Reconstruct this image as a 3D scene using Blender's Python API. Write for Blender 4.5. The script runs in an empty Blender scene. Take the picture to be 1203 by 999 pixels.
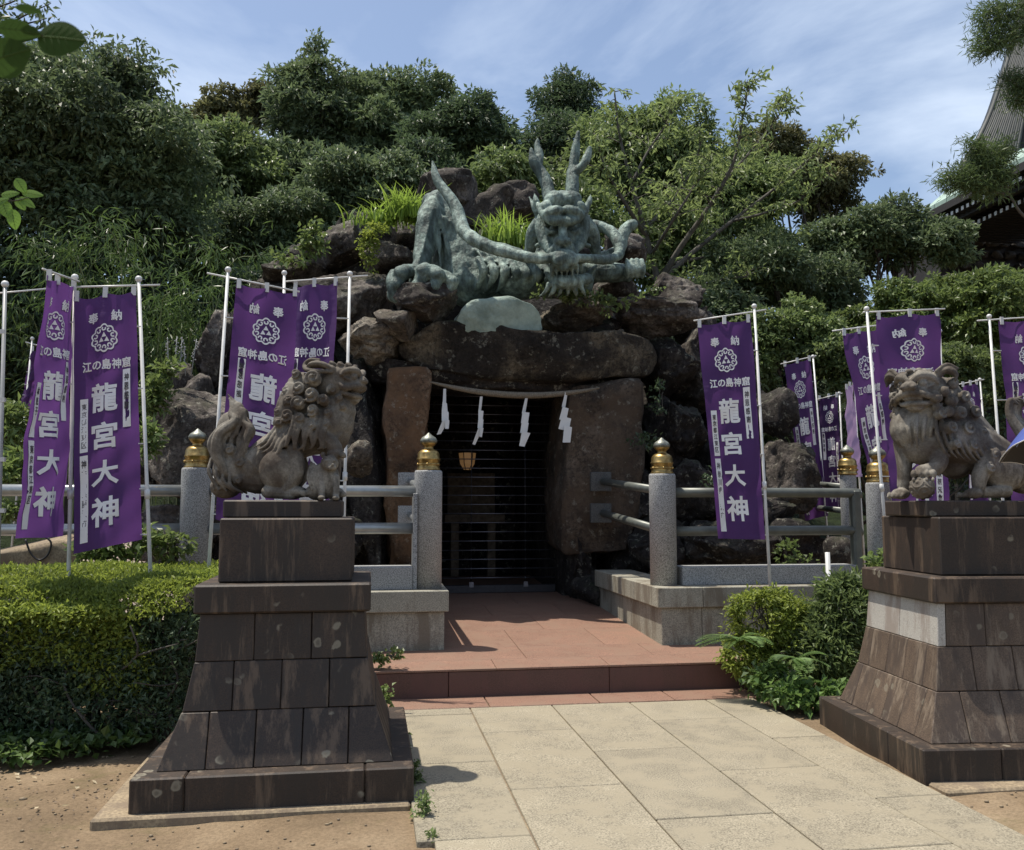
import bpy, bmesh, math, random
import numpy as np
from mathutils import Vector, Matrix

# ------------------------------------------------------------------ camera, sky, sun, exposure
scene = bpy.context.scene
rad = math.radians
CAM_YAW, CAM_PITCH, FPX = rad(9.0), rad(5.2), 1042.0
CAM = Vector((0.0, 0.0, 1.5))
cd = bpy.data.cameras.new('camera')
cam = bpy.data.objects.new('camera', cd)
scene.collection.objects.link(cam)
cam.location = CAM
cam.rotation_euler = (rad(90) + CAM_PITCH, 0, -CAM_YAW)
cd.sensor_width = 36.0
cd.lens = FPX / 1203.0 * 36.0
cd.clip_start = 0.05
cd.clip_end = 2000
cd.dof.use_dof = True
cd.dof.focus_distance = 7.5
cd.dof.aperture_fstop = 9.0
scene.camera = cam

SUN = Vector((-0.285, 0.13, 1.0)).normalized()          # direction towards the sun
world = bpy.data.worlds.new('World')
scene.world = world
world.use_nodes = True
wt = world.node_tree
bg = wt.nodes['Background']
sky = wt.nodes.new('ShaderNodeTexSky')
sky.sky_type = 'NISHITA'
sky.sun_disc = False
sky.sun_elevation = math.asin(SUN.z)
sky.sun_rotation = math.atan2(SUN.x, SUN.y)
sky.air_density = 1.0
sky.dust_density = 1.6
sky.ozone_density = 1.0
# thin high cloud, mixed over the sky by direction
tc = wt.nodes.new('ShaderNodeTexCoord')
mp = wt.nodes.new('ShaderNodeMapping'); mp.inputs['Scale'].default_value = (1.0, 1.0, 2.6)
mp.inputs['Location'].default_value = (0.95, 0.1, 0.3)
n1 = wt.nodes.new('ShaderNodeTexNoise'); n1.inputs['Scale'].default_value = 2.1
n1.inputs['Detail'].default_value = 9; n1.inputs['Roughness'].default_value = 0.55
n1.inputs['Distortion'].default_value = 0.35
rp = wt.nodes.new('ShaderNodeValToRGB')
rp.color_ramp.elements[0].position = 0.46; rp.color_ramp.elements[0].color = (0.05, 0.05, 0.05, 1)
rp.color_ramp.elements[1].position = 0.68; rp.color_ramp.elements[1].color = (0.7, 0.7, 0.7, 1)
mx = wt.nodes.new('ShaderNodeMixRGB')
mx.inputs['Color2'].default_value = (6.0, 6.8, 7.9, 1)
wt.links.new(tc.outputs['Generated'], mp.inputs['Vector'])
wt.links.new(mp.outputs[0], n1.inputs['Vector'])
wt.links.new(n1.outputs['Fac'], rp.inputs['Fac'])
wt.links.new(rp.outputs['Color'], mx.inputs['Fac'])
wt.links.new(sky.outputs['Color'], mx.inputs['Color1'])
wt.links.new(mx.outputs['Color'], bg.inputs['Color'])
bg.inputs['Strength'].default_value = 0.125

sl = bpy.data.lights.new('sun', 'SUN')
sl.energy = 4.7
sl.angle = rad(0.53)
sl.color = (1.0, 0.93, 0.82)
so = bpy.data.objects.new('sun', sl)
scene.collection.objects.link(so)
so.location = (0, 0, 40)
so.rotation_euler = SUN.to_track_quat('Z', 'Y').to_euler()

scene.view_settings.view_transform = 'Standard'
scene.view_settings.look = 'None'
scene.view_settings.exposure = 0.36
scene.view_settings.gamma = 1.0
scene.render.engine = 'CYCLES'
scene.cycles.max_bounces = 6
scene.cycles.diffuse_bounces = 3
scene.cycles.glossy_bounces = 2
scene.cycles.transmission_bounces = 3
scene.cycles.transparent_max_bounces = 4
scene.cycles.use_denoising = True

# ------------------------------------------------------------------ places measured from the photograph
_F = Vector((math.sin(CAM_YAW) * math.cos(CAM_PITCH), math.cos(CAM_YAW) * math.cos(CAM_PITCH), math.sin(CAM_PITCH)))
_R = Vector((math.cos(CAM_YAW), -math.sin(CAM_YAW), 0))
_U = _R.cross(_F)
def _ray(x, y):
    return _F + _R * ((x - 601.5) / FPX) - _U * ((y - 499.5) / FPX)
def P(x, y, Y):
    """a point of the real place at distance Y along the path, seen at photo position x, y"""
    r = _ray(x, y)
    return CAM + r * (Y / r.y)
def G(x, y, z=0.0):
    r = _ray(x, y)
    return CAM + r * ((z - CAM.z) / r.z)
def pxm(Y):
    return FPX / Y                                       # photo pixels per metre at distance Y

# ------------------------------------------------------------------ object helpers
COL = scene.collection
ORG = {}
def thing(name, label, cat, loc=(0, 0, 0), group=None):
    o = bpy.data.objects.new(name, None)
    o.empty_display_size = 0.1
    COL.objects.link(o)
    o.location = loc
    ORG[o] = Vector(loc)
    o['label'] = label; o['category'] = cat
    if group: o['group'] = group
    return o
def tag(o, label=None, cat=None, group=None, kind=None):
    if label: o['label'] = label
    if cat: o['category'] = cat
    if group: o['group'] = group
    if kind: o['kind'] = kind
    return o
def link(name, me, parent=None, loc=None):
    o = bpy.data.objects.new(name, me)
    COL.objects.link(o)
    if parent is not None:
        o.parent = parent
        ORG[o] = ORG[parent]
    else:
        o.location = loc or (0, 0, 0)
        ORG[o] = Vector(o.location)
    return o
def np_mesh(name, V, F, mat=None, smooth=True):
    """V (n,3) array; F (m,k) int array or list of such arrays / list of polygons"""
    me = bpy.data.meshes.new(name)
    V = np.asarray(V, dtype=np.float32)
    if isinstance(F, np.ndarray):
        m, k = F.shape
        loops = F.reshape(-1).astype(np.int32)
        starts = (np.arange(m) * k).astype(np.int32)
        tot = np.full(m, k, dtype=np.int32)
    else:
        loops = np.fromiter((i for f in F for i in f), dtype=np.int32)
        tot = np.array([len(f) for f in F], dtype=np.int32)
        starts = np.concatenate(([0], np.cumsum(tot)[:-1])).astype(np.int32)
    me.vertices.add(len(V)); me.vertices.foreach_set('co', V.reshape(-1))
    me.loops.add(len(loops)); me.loops.foreach_set('vertex_index', loops)
    me.polygons.add(len(tot)); me.polygons.foreach_set('loop_start', starts); me.polygons.foreach_set('loop_total', tot)
    me.polygons.foreach_set('use_smooth', np.full(len(tot), smooth, dtype=bool))
    if mat: me.materials.append(mat)
    me.update(calc_edges=True)
    return me
def part(name, V, F, mat, parent=None, smooth=True, loc=None):
    """mesh given in world coordinates; its origin is its thing's base"""
    V = np.asarray(V, dtype=np.float64).reshape(-1, 3)
    org = ORG[parent] if parent is not None else Vector(loc or (0, 0, 0))
    me = np_mesh(name, V - np.array(org), F, mat, smooth)
    return link(name, me, parent, loc)
def bm_part(name, bm, mat, parent=None, smooth=False, loc=None):
    org = ORG[parent] if parent is not None else Vector(loc or (0, 0, 0))
    bmesh.ops.translate(bm, verts=bm.verts, vec=-org)
    me = bpy.data.meshes.new(name)
    bm.to_mesh(me); bm.free()
    me.polygons.foreach_set('use_smooth', np.full(len(me.polygons), smooth, dtype=bool))
    me.materials.append(mat)
    return link(name, me, parent, loc)

class MB:
    """collects vertices and faces of several shapes into one mesh"""
    def __init__(s): s.V = []; s.F = []; s.n = 0
    def add(s, V, F):
        V = np.asarray(V, dtype=np.float64).reshape(-1, 3)
        s.V.append(V)
        for f in (F.tolist() if isinstance(F, np.ndarray) else F):
            s.F.append([i + s.n for i in f])
        s.n += len(V)
        return s
    def out(s): return np.concatenate(s.V), s.F
    def build(s, name, mat, parent=None, smooth=True, loc=None):
        V, F = s.out()
        return part(name, V, F, mat, parent, smooth, loc)

# ------------------------------------------------------------------ shapes
def hexa(c, bevel=0.006, jitter=0.0, seg=1):
    """8 corners (bottom 4 counterclockwise, top 4) -> bmesh with bevelled edges"""
    bm = bmesh.new()
    vs = [bm.verts.new(Vector(p) + Vector((random.uniform(-1, 1), random.uniform(-1, 1), random.uniform(-1, 1))) * jitter) for p in c]
    for f in ((3, 2, 1, 0), (4, 5, 6, 7), (0, 1, 5, 4), (1, 2, 6, 5), (2, 3, 7, 6), (3, 0, 4, 7)):
        bm.faces.new([vs[i] for i in f])
    if bevel > 0:
        bmesh.ops.bevel(bm, geom=list(bm.edges), offset=bevel, segments=seg, affect='EDGES', clamp_overlap=True)
    return bm
def boxc(x0, x1, y0, y1, z0, z1):
    return [(x0, y0, z0), (x1, y0, z0), (x1, y1, z0), (x0, y1, z0), (x0, y0, z1), (x1, y0, z1), (x1, y1, z1), (x0, y1, z1)]
def box(name, x0, x1, y0, y1, z0, z1, mat, parent=None, bevel=0.006, jitter=0.0):
    return bm_part(name, hexa(boxc(x0, x1, y0, y1, z0, z1), bevel, jitter), mat, parent)
def mbox(x0, x1, y0, y1, z0, z1):
    return np.array(boxc(x0, x1, y0, y1, z0, z1)), [[3, 2, 1, 0], [4, 5, 6, 7], [0, 1, 5, 4], [1, 2, 6, 5], [2, 3, 7, 6], [3, 0, 4, 7]]
def bar(a, b, w, h=None):
    """square bar from a to b"""
    a = Vector(a); b = Vector(b); h = h or w
    d = (b - a).normalized()
    s = d.cross(Vector((0, 0, 1)))
    if s.length < 1e-3: s = Vector((1, 0, 0))
    s.normalize(); t = s.cross(d)
    c = []
    for q in (a, b):
        for i, j in ((-1, -1), (1, -1), (1, 1), (-1, 1)):
            c.append(q + s * (w / 2 * i) + t * (h / 2 * j))
    return np.array(c), [[0, 1, 2, 3], [7, 6, 5, 4], [0, 4, 5, 1], [1, 5, 6, 2], [2, 6, 7, 3], [3, 7, 4, 0]]
def catmull(pts, n):
    pts = [np.asarray(p, float) for p in pts]
    if len(pts) == 2:
        return np.array([pts[0] + (pts[1] - pts[0]) * t for t in np.linspace(0, 1, n + 1)])
    q = [2 * pts[0] - pts[1]] + pts + [2 * pts[-1] - pts[-2]]
    out = []
    for i in range(1, len(q) - 2):
        for t in np.linspace(0, 1, n, endpoint=False):
            p0, p1, p2, p3 = q[i - 1], q[i], q[i + 1], q[i + 2]
            out.append(0.5 * ((2 * p1) + (-p0 + p2) * t + (2 * p0 - 5 * p1 + 4 * p2 - p3) * t * t + (-p0 + 3 * p1 - 3 * p2 + p3) * t ** 3))
    out.append(pts[-1])
    return np.array(out)
def tube(pts, radii, seg=8, n=1, cap=True, flat=1.0):
    """tube along points; radii per control point; n>1 smooths with a spline"""
    pts = [tuple(p) for p in pts]
    if np.isscalar(radii): radii = [radii] * len(pts)
    if n > 1:
        C = catmull([tuple(p) + (r,) for p, r in zip(pts, radii)], n)
        c, r = C[:, :3], np.maximum(C[:, 3], 1e-4)
    else:
        c = np.array(pts, float); r = np.array(radii, float)
    m = len(c)
    T = np.gradient(c, axis=0)
    T /= np.linalg.norm(T, axis=1)[:, None] + 1e-12
    up = np.array([0, 0, 1.0]) if abs(T[0][2]) < 0.9 else np.array([0, 1.0, 0])
    N = np.cross(T[0], up); N /= np.linalg.norm(N)
    V = []
    a = np.linspace(0, 2 * np.pi, seg, endpoint=False)
    for i in range(m):
        N = N - T[i] * np.dot(N, T[i]); N /= np.linalg.norm(N) + 1e-12
        B = np.cross(T[i], N)
        V.append(c[i] + r[i] * (np.cos(a)[:, None] * N + flat * np.sin(a)[:, None] * B))
    V = np.concatenate(V)
    F = []
    for i in range(m - 1):
        for j in range(seg):
            k = (j + 1) % seg
            F.append([i * seg + j, i * seg + k, (i + 1) * seg + k, (i + 1) * seg + j])
    if cap:
        F.append(list(range(seg))[::-1]); F.append([(m - 1) * seg + j for j in range(seg)])
    return V, F
def lathe(profile, seg=20, center=(0, 0, 0)):
    """profile: (radius, z) from bottom to top"""
    a = np.linspace(0, 2 * np.pi, seg, endpoint=False)
    V = []
    for r, z in profile:
        V.append(np.stack([np.cos(a) * r + center[0], np.sin(a) * r + center[1], np.full(seg, z + center[2])], 1))
    V = np.concatenate(V); F = []
    for i in range(len(profile) - 1):
        for j in range(seg):
            k = (j + 1) % seg
            F.append([i * seg + j, i * seg + k, (i + 1) * seg + k, (i + 1) * seg + j])
    F.append(list(range(seg))[::-1]); F.append([(len(profile) - 1) * seg + j for j in range(seg)])
    return V, F
_ico = {}
def ico(sub):
    if sub not in _ico:
        bm = bmesh.new()
        bmesh.ops.create_icosphere(bm, subdivisions=sub, radius=1.0)
        V = np.array([v.co[:] for v in bm.verts])
        F = np.array([[v.index for v in f.verts] for f in bm.faces])
        bm.free(); _ico[sub] = (V, F)
    return _ico[sub]
def rotm(rx, ry, rz):
    return np.array(Matrix.Rotation(rz, 3, 'Z') @ Matrix.Rotation(ry, 3, 'Y') @ Matrix.Rotation(rx, 3, 'X'))
def ell(c, r, rot=(0, 0, 0), sub=3):
    V, F = ico(sub)
    return (V * np.array(r)) @ rotm(*rot).T + np.array(c), F

def _hash(ix, iy, iz, seed):
    h = (ix * 374761393 + iy * 668265263 + iz * 2147483647 + seed * 1274126177) & 0xffffffff
    h = ((h ^ (h >> 13)) * 1274126177) & 0xffffffff
    h = h ^ (h >> 16)
    return (h & 0xffff) / 32767.5 - 1.0
def vnoise(Pn, seed=0):
    Pn = np.asarray(Pn, float)
    i = np.floor(Pn).astype(np.int64); f = Pn - i
    f = f * f * (3 - 2 * f)
    r = 0
    for dx in (0, 1):
        for dy in (0, 1):
            for dz in (0, 1):
                w = (f[:, 0] if dx else 1 - f[:, 0]) * (f[:, 1] if dy else 1 - f[:, 1]) * (f[:, 2] if dz else 1 - f[:, 2])
                r = r + w * _hash(i[:, 0] + dx, i[:, 1] + dy, i[:, 2] + dz, seed)
    return r
def fbm(Pn, octv=4, seed=0, gain=0.5):
    r = 0; a = 1.0; Q = np.asarray(Pn, float).copy()
    for k in range(octv):
        r = r + a * vnoise(Q, seed + k * 17); a *= gain; Q = Q * 2.03 + 11.7
    return r
def rock_mesh(size, seed=0, sub=4, facets=16, cut=0.72, rough=0.07, boxy=0.75, rot=(0, 0, 0), freq=1.6):
    """an irregular boulder filling size (x, y, z)"""
    rs = np.random.RandomState(seed)
    V, F = ico(sub)
    V = np.sign(V) * np.abs(V) ** boxy
    V = V / np.abs(V).max(0)
    for k in range(facets):
        n = rs.normal(size=3); n /= np.linalg.norm(n)
        c = cut * rs.uniform(0.88, 1.22)
        d = V @ n - c
        V = V - np.where(d > 0, d * 0.97, 0)[:, None] * n
    V = V * (1 + 0.09 * fbm(V * 1.1 + seed * 3.1, 2, seed)[:, None])
    nrm = V / (np.linalg.norm(V, axis=1)[:, None] + 1e-9)
    ridg = 1 - np.abs(fbm(V * freq * 1.9 + seed, 4, seed + 5))
    V = V + nrm * (rough * .8 * fbm(V * freq * 2.2 + seed * 1.7, 5, seed + 9, 0.6) + rough * 0.9 * (ridg - 0.7))[:, None]
    V = V - nrm * (rough * .9 * np.clip(fbm(V * freq * 4.5 + seed, 3, seed + 31) - .45, 0, 1))[:, None]
    V = (V - (V.max(0) + V.min(0)) / 2) / ((V.max(0) - V.min(0)) / 2)
    V = V @ rotm(*rot).T
    V = (V - (V.max(0) + V.min(0)) / 2) / ((V.max(0) - V.min(0)) / 2)
    return V * (np.array(size) / 2), F

# ------------------------------------------------------------------ leaves
def leaf_mesh(pos, axis, nrm, length, width, fold=0.25, bend=0.0):
    """one folded four-cornered leaf per row"""
    pos = np.asarray(pos); axis = axis / (np.linalg.norm(axis, axis=1)[:, None] + 1e-9)
    side = np.cross(axis, nrm); side /= (np.linalg.norm(side, axis=1)[:, None] + 1e-9)
    n = np.cross(side, axis)
    L = np.asarray(length).reshape(-1, 1) * np.ones((len(pos), 1)); W = np.asarray(width).reshape(-1, 1) * np.ones((len(pos), 1))
    v0 = pos
    mid = pos + axis * L * 0.45
    v1 = mid + side * W * 0.5 + n * W * fold
    v2 = pos + axis * L - n * L * bend
    v3 = mid - side * W * 0.5 + n * W * fold
    V = np.stack([v0, v1, v2, v3], 1).reshape(-1, 3)
    b = np.arange(len(pos)) * 4
    F = np.stack([np.stack([b, b + 1, b + 2], 1), np.stack([b, b + 2, b + 3], 1)], 1).reshape(-1, 3)
    return V, F
def unit(rs, n):
    v = rs.normal(size=(n, 3))
    return v / np.linalg.norm(v, axis=1)[:, None]
def sprays(rs, centers, outward, per, spread, llen, lwid, droop=0.35, up=0.7, fold=0.25):
    """bunches of leaves round twig ends"""
    n = len(centers) * per
    c = np.repeat(centers, per, 0); o = np.repeat(outward, per, 0)
    off = rs.normal(size=(n, 3)) * spread
    off[:, 2] *= 0.55
    pos = c + off
    ax = o * 0.7 + unit(rs, n) * 0.9; ax[:, 2] -= droop
    nr = unit(rs, n) * 0.75 + np.array([0, 0, up]) + o * 0.25
    k = rs.uniform(0.6, 1.25, n)
    return leaf_mesh(pos, ax, nr, llen * k, lwid * k, fold, 0.12)
# ------------------------------------------------------------------ materials
class NT:
    def __init__(s, name):
        s.m = bpy.data.materials.new(name); s.m.use_nodes = True
        s.t = s.m.node_tree; s.b = s.t.nodes['Principled BSDF']; s.out = s.t.nodes['Material Output']
    def n(s, kind, **kw):
        x = s.t.nodes.new('ShaderNode' + kind)
        for k, v in kw.items():
            if k in x.inputs: x.inputs[k].default_value = v
            else: setattr(x, k, v)
        return x
    def l(s, a, b): s.t.links.new(a, b)
    def coord(s, scale=(1, 1, 1), what='Object', rand=False):
        c = s.n('TexCoord'); m = s.n('Mapping'); m.inputs['Scale'].default_value = scale
        s.l(c.outputs[what], m.inputs['Vector'])
        if rand:
            oi = s.n('ObjectInfo'); v = s.n('VectorMath', operation='SCALE'); v.inputs[0].default_value = (37, 19, 53)
            s.l(oi.outputs['Random'], v.inputs['Scale']); s.l(v.outputs[0], m.inputs['Location'])
        return m.outputs[0]
    def noise(s, vec, scale, detail=5, rough=0.55, dist=0.0):
        x = s.n('TexNoise'); x.inputs['Scale'].default_value = scale; x.inputs['Detail'].default_value = detail
        x.inputs['Roughness'].default_value = rough; x.inputs['Distortion'].default_value = dist
        s.l(vec, x.inputs['Vector']); return x.outputs['Fac']
    def ramp(s, fac, stops):
        r = s.n('ValToRGB'); e = r.color_ramp.elements
        while len(e) < len(stops): e.new(0.5)
        for k, (p, c) in enumerate(stops):
            e[k].position = p
            e[k].color = (c, c, c, 1) if np.isscalar(c) else tuple(c) + (1,)
        s.l(fac, r.inputs['Fac']); return r.outputs['Color']
    def mix(s, fac, a, b, mode='MIX'):
        x = s.n('MixRGB', blend_type=mode)
        for inp, v in (('Fac', fac), ('Color1', a), ('Color2', b)):
            if hasattr(v, 'links') or hasattr(v, 'is_linked'): s.l(v, x.inputs[inp])
            elif inp == 'Fac': x.inputs[inp].default_value = v
            else: x.inputs[inp].default_value = tuple(v) + (1,)
        return x.outputs[0]
    def math(s, op, a, b=0.0):
        x = s.n('Math', operation=op)
        for i, v in ((0, a), (1, b)):
            if hasattr(v, 'is_linked'): s.l(v, x.inputs[i])
            else: x.inputs[i].default_value = v
        return x.outputs[0]
    def bump(s, h, strength, dist=0.02):
        b = s.n('Bump'); b.inputs['Strength'].default_value = strength; b.inputs['Distance'].default_value = dist
        s.l(h, b.inputs['Height'])
        if s.b.inputs['Normal'].is_linked:
            prev = s.b.inputs['Normal'].links[0].from_socket
            s.l(prev, b.inputs['Normal'])
        s.l(b.outputs[0], s.b.inputs['Normal'])
    def fin(s, col=None, rough=0.8, metal=0.0, spec=0.5):
        if col is not None:
            if hasattr(col, 'is_linked'): s.l(col, s.b.inputs['Base Color'])
            else: s.b.inputs['Base Color'].default_value = tuple(col) + (1,)
        if hasattr(rough, 'is_linked'): s.l(rough, s.b.inputs['Roughness'])
        else: s.b.inputs['Roughness'].default_value = rough
        s.b.inputs['Metallic'].default_value = metal
        s.b.inputs['Specular IOR Level'].default_value = spec
        return s.m

def granite(name, c, dark, speck=220, amt=0.5, stain=None, rough=0.75, var=0.1, bump=0.15, spots=0.0, streak=None):
    t = NT(name)
    v = t.coord(rand=True)
    fine = t.ramp(t.noise(v, speck, 2, 0.6), [(0.36, dark), (0.52, c), (0.68, tuple(min(1, x * 1.35) for x in c))])
    col = t.mix(amt, c, fine)
    big = t.ramp(t.noise(v, 3.0, 5, 0.6), [(0.3, 1 - var * 1.6), (0.7, 1 + var * 0.4)])
    col = t.mix(1.0, col, big, 'MULTIPLY')
    oi = t.n('ObjectInfo')
    pv = t.ramp(oi.outputs['Random'], [(0.0, 1 - var), (1.0, 1.0)])
    col = t.mix(1.0, col, pv, 'MULTIPLY')
    if stain:
        sv = t.coord((1, 1, 0.25), rand=True)
        m = t.ramp(t.noise(sv, 5.0, 7, 0.7), [(0.47, 0.0), (0.58, 0.85)])
        col = t.mix(m, col, stain)
        if streak:
            s2 = t.coord((1, 1, 0.12), rand=True)
            m2 = t.ramp(t.noise(s2, 11.0, 6, 0.7), [(0.53, 0.0), (0.63, 0.8)])
            col = t.mix(m2, col, streak)
    if spots > 0:
        vo = t.n('TexVoronoi'); vo.inputs['Scale'].default_value = 9.0; vo.inputs['Randomness'].default_value = 1.0
        wv = t.mix(0.045, v, t.ramp(t.noise(v, 14, 3), [(0, 0.0), (1, 1.0)]), 'ADD')
        t.l(wv, vo.inputs['Vector'])
        r1 = t.ramp(vo.outputs['Distance'], [(0.10, .55), (0.16, 1.0), (0.2, 1.0), (0.25, 0.0)])
        sel = t.ramp(t.noise(v, 2.3, 2), [(0.53, 0.0), (0.59, spots)])
        col = t.mix(t.mix(1.0, r1, sel, 'MULTIPLY'), col, (0.22, 0.20, 0.15))
    t.bump(t.noise(v, speck * 0.6, 4, 0.6), bump, 0.004)
    t.bump(t.noise(v, 12, 5, 0.6), bump, 0.01)
    return t.fin(col, rough)

def rock(name, base, dark, light, moss=None, mossamt=0.5, warm=None, bump=0.9, scale=1.0, rough=0.9, lichen=0.5):
    t = NT(name)
    v = t.coord(rand=True)
    c = t.ramp(t.noise(v, 1.7 * scale, 8, 0.62, 0.4), [(0.36, dark), (0.5, base), (0.64, light)])
    pit = t.ramp(t.noise(v, 26 * scale, 5, 0.7), [(0.40, 0.3), (0.54, 1.05)])
    c = t.mix(0.8, c, pit, 'MULTIPLY')
    stv = t.coord((1, 1, 0.22), rand=True)
    c = t.mix(t.ramp(t.noise(stv, 5.5 * scale, 5, 0.6), [(0.5, 0.0), (0.6, 0.55)]), c, dark)
    if warm:
        c = t.mix(t.ramp(t.noise(v, 2.2 * scale, 4), [(0.42, 0.0), (0.62, 0.8)]), c, warm)
    if lichen > 0:
        lm = t.ramp(t.noise(v, 11 * scale, 7, 0.72), [(0.575, 0.0), (0.63, lichen)])
        c = t.mix(lm, c, (0.34, 0.33, 0.27))
    if moss:
        g = t.n('NewGeometry'); sx = t.n('SeparateXYZ'); t.l(g.outputs['Normal'], sx.inputs[0])
        mm = t.math('MULTIPLY', t.ramp(sx.outputs['Z'], [(0.35, 0.0), (0.85, 1.0)]), t.ramp(t.noise(v, 3.5, 6, 0.65), [(0.45, 0.0), (0.6, 1.0)]))
        mm = t.math('MULTIPLY', mm, mossamt)
        c = t.mix(mm, c, moss)
    vo = t.n('TexVoronoi'); vo.inputs['Scale'].default_value = 42 * scale
    t.l(v, vo.inputs['Vector'])
    t.bump(t.noise(v, 6 * scale, 9, 0.68), bump, 0.07)
    t.bump(t.noise(v, 34 * scale, 6, 0.7), bump * 0.8, 0.016)
    t.bump(vo.outputs['Distance'], bump * 0.35, 0.008)
    return t.fin(c, rough, spec=0.3)

def leafmat(name, dark, light, rough=0.42, trans=0.28, tcol=None, spec=0.5, var=True):
    t = NT(name)
    g = t.n('NewGeometry')
    c = t.ramp(g.outputs['Random Per Island'], [(0.0, dark), (0.55, tuple((a + b) / 2 for a, b in zip(dark, light))), (1.0, light)])
    v = t.coord()
    big = t.ramp(t.noise(v, 0.8, 4), [(0.36, 0.6), (0.64, 1.35)])
    c = t.mix(1.0, c, big, 'MULTIPLY')
    t.fin(c, rough, spec=spec)
    tr = t.n('BsdfTranslucent')
    tc_ = tcol or tuple(min(1, x * 1.9) for x in light)
    t.l(t.mix(0.5, c, tc_), tr.inputs['Color'])
    ms = t.n('MixShader'); ms.inputs[0].default_value = trans
    t.l(t.b.outputs[0], ms.inputs[1]); t.l(tr.outputs[0], ms.inputs[2]); t.l(ms.outputs[0], t.out.inputs['Surface'])
    return t.m

def plain(name, c, rough=0.6, metal=0.0, spec=0.5, noise=0.08, scale=20, bump=0.0):
    t = NT(name); v = t.coord(rand=True)
    m = t.ramp(t.noise(v, scale, 5, 0.6), [(0.3, 1 - noise * 2), (0.7, 1 + noise * 0.5)])
    col = t.mix(1.0, c, m, 'MULTIPLY')
    if bump: t.bump(t.noise(v, scale * 3, 4), bump, 0.004)
    return t.fin(col, rough, metal, spec)

M = {}
M['pedestal'] = granite('dark_weathered_granite', (0.047, 0.030, 0.020), (0.014, 0.009, 0.006), 150, 0.6, streak=(0.11, 0.076, 0.050), stain=(0.022, 0.016, 0.012), var=0.28, rough=0.62, spots=0.75)
M['pedestal_pale'] = granite('streaked_pedestal_granite', (0.135, 0.094, 0.065), (0.045, 0.031, 0.021), 150, 0.6, streak=(0.19, 0.148, 0.108), stain=(0.055, 0.039, 0.03), var=0.25, rough=0.7, spots=0.5)
M['pedestal_white'] = granite('new_white_granite', (0.42, 0.40, 0.36), (0.20, 0.19, 0.17), 200, 0.6, stain=(0.24, 0.20, 0.17), var=0.06)
M['statue'] = rock('carved_grey_stone', (0.125, 0.108, 0.086), (0.045, 0.035, 0.028), (0.27, 0.25, 0.21), bump=0.22, scale=3.0, lichen=0.35, rough=0.85)
def statue_stone():
    t = NT('carved_statue_stone'); v = t.coord(); vs = t.coord((1, 1, .35))
    c = t.ramp(t.noise(v, 5.0, 6, 0.6, .3), [(0.38, (0.072, 0.056, 0.043)), (0.5, (0.125, 0.108, 0.086)), (0.62, (0.235, 0.215, 0.178))])
    c = t.mix(t.ramp(t.noise(vs, 9, 5, .6), [(0.52, 0.0), (0.62, 0.6)]), c, (0.045, 0.036, 0.028))
    c = t.mix(0.5, c, t.ramp(t.noise(v, 90, 4, .7), [(0.4, 0.6), (0.6, 1.15)]), 'MULTIPLY')
    t.bump(t.noise(v, 60, 5, 0.6), 0.25, 0.004)
    return t.fin(c, 0.85, spec=.3)
M['statue'] = statue_stone()
M['granite_grey'] = granite('speckled_grey_granite', (0.33, 0.335, 0.33), (0.09, 0.09, 0.092), 120, 0.85, var=0.1)
M['granite_tan'] = granite('tan_base_granite', (0.34, 0.325, 0.26), (0.13, 0.122, 0.1), 120, 0.7, stain=(0.15, 0.125, 0.09), var=0.12)
M['granite_red'] = granite('red_granite', (0.25, 0.142, 0.098), (0.12, 0.066, 0.045), 110, 0.8, stain=(0.21, 0.13, 0.09), var=0.1, rough=0.6)
M['granite_red_shade'] = granite('riser_granite_shade_tone', (0.11, 0.055, 0.042), (0.055, 0.026, 0.02), 160, 0.6, stain=(0.11, 0.05, 0.04), var=0.1, rough=0.6)  # red floor granite again, shade on the risers put into a darker colour
M['paving'] = granite('buff_paving_granite', (0.31, 0.274, 0.198), (0.15, 0.128, 0.088), 120, 0.9, stain=(0.262, 0.228, 0.16), var=0.16, rough=0.8)
M['concrete'] = granite('worn_concrete', (0.30, 0.235, 0.15), (0.14, 0.105, 0.07), 60, 0.6, stain=(0.17, 0.13, 0.09), var=0.2, rough=0.9, bump=0.4)
M['rock'] = rock('brown_boulder_rock', (0.078, 0.065, 0.056), (0.027, 0.022, 0.019), (0.19, 0.165, 0.145), moss=(0.07, 0.085, 0.03), mossamt=0.25)
M['rock_pale'] = rock('pale_boulder_rock', (0.15, 0.125, 0.10), (0.05, 0.04, 0.033), (0.32, 0.28, 0.22), moss=(0.09, 0.09, 0.04), mossamt=0.2)
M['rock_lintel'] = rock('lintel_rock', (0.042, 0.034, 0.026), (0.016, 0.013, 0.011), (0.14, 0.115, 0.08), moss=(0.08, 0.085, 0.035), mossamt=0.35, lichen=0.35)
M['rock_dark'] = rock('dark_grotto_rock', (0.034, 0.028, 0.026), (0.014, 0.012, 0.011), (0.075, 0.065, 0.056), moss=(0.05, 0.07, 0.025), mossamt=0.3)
M['rock_orange'] = rock('orange_pillar_rock', (0.135, 0.082, 0.05), (0.05, 0.034, 0.024), (0.23, 0.155, 0.1), warm=(0.15, 0.082, 0.042), bump=0.5, lichen=0.3)
M['rock_brown'] = rock('brown_pillar_rock', (0.078, 0.058, 0.042), (0.027, 0.021, 0.017), (0.15, 0.115, 0.085), warm=(0.085, 0.058, 0.038), bump=0.5, lichen=0.3)
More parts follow.
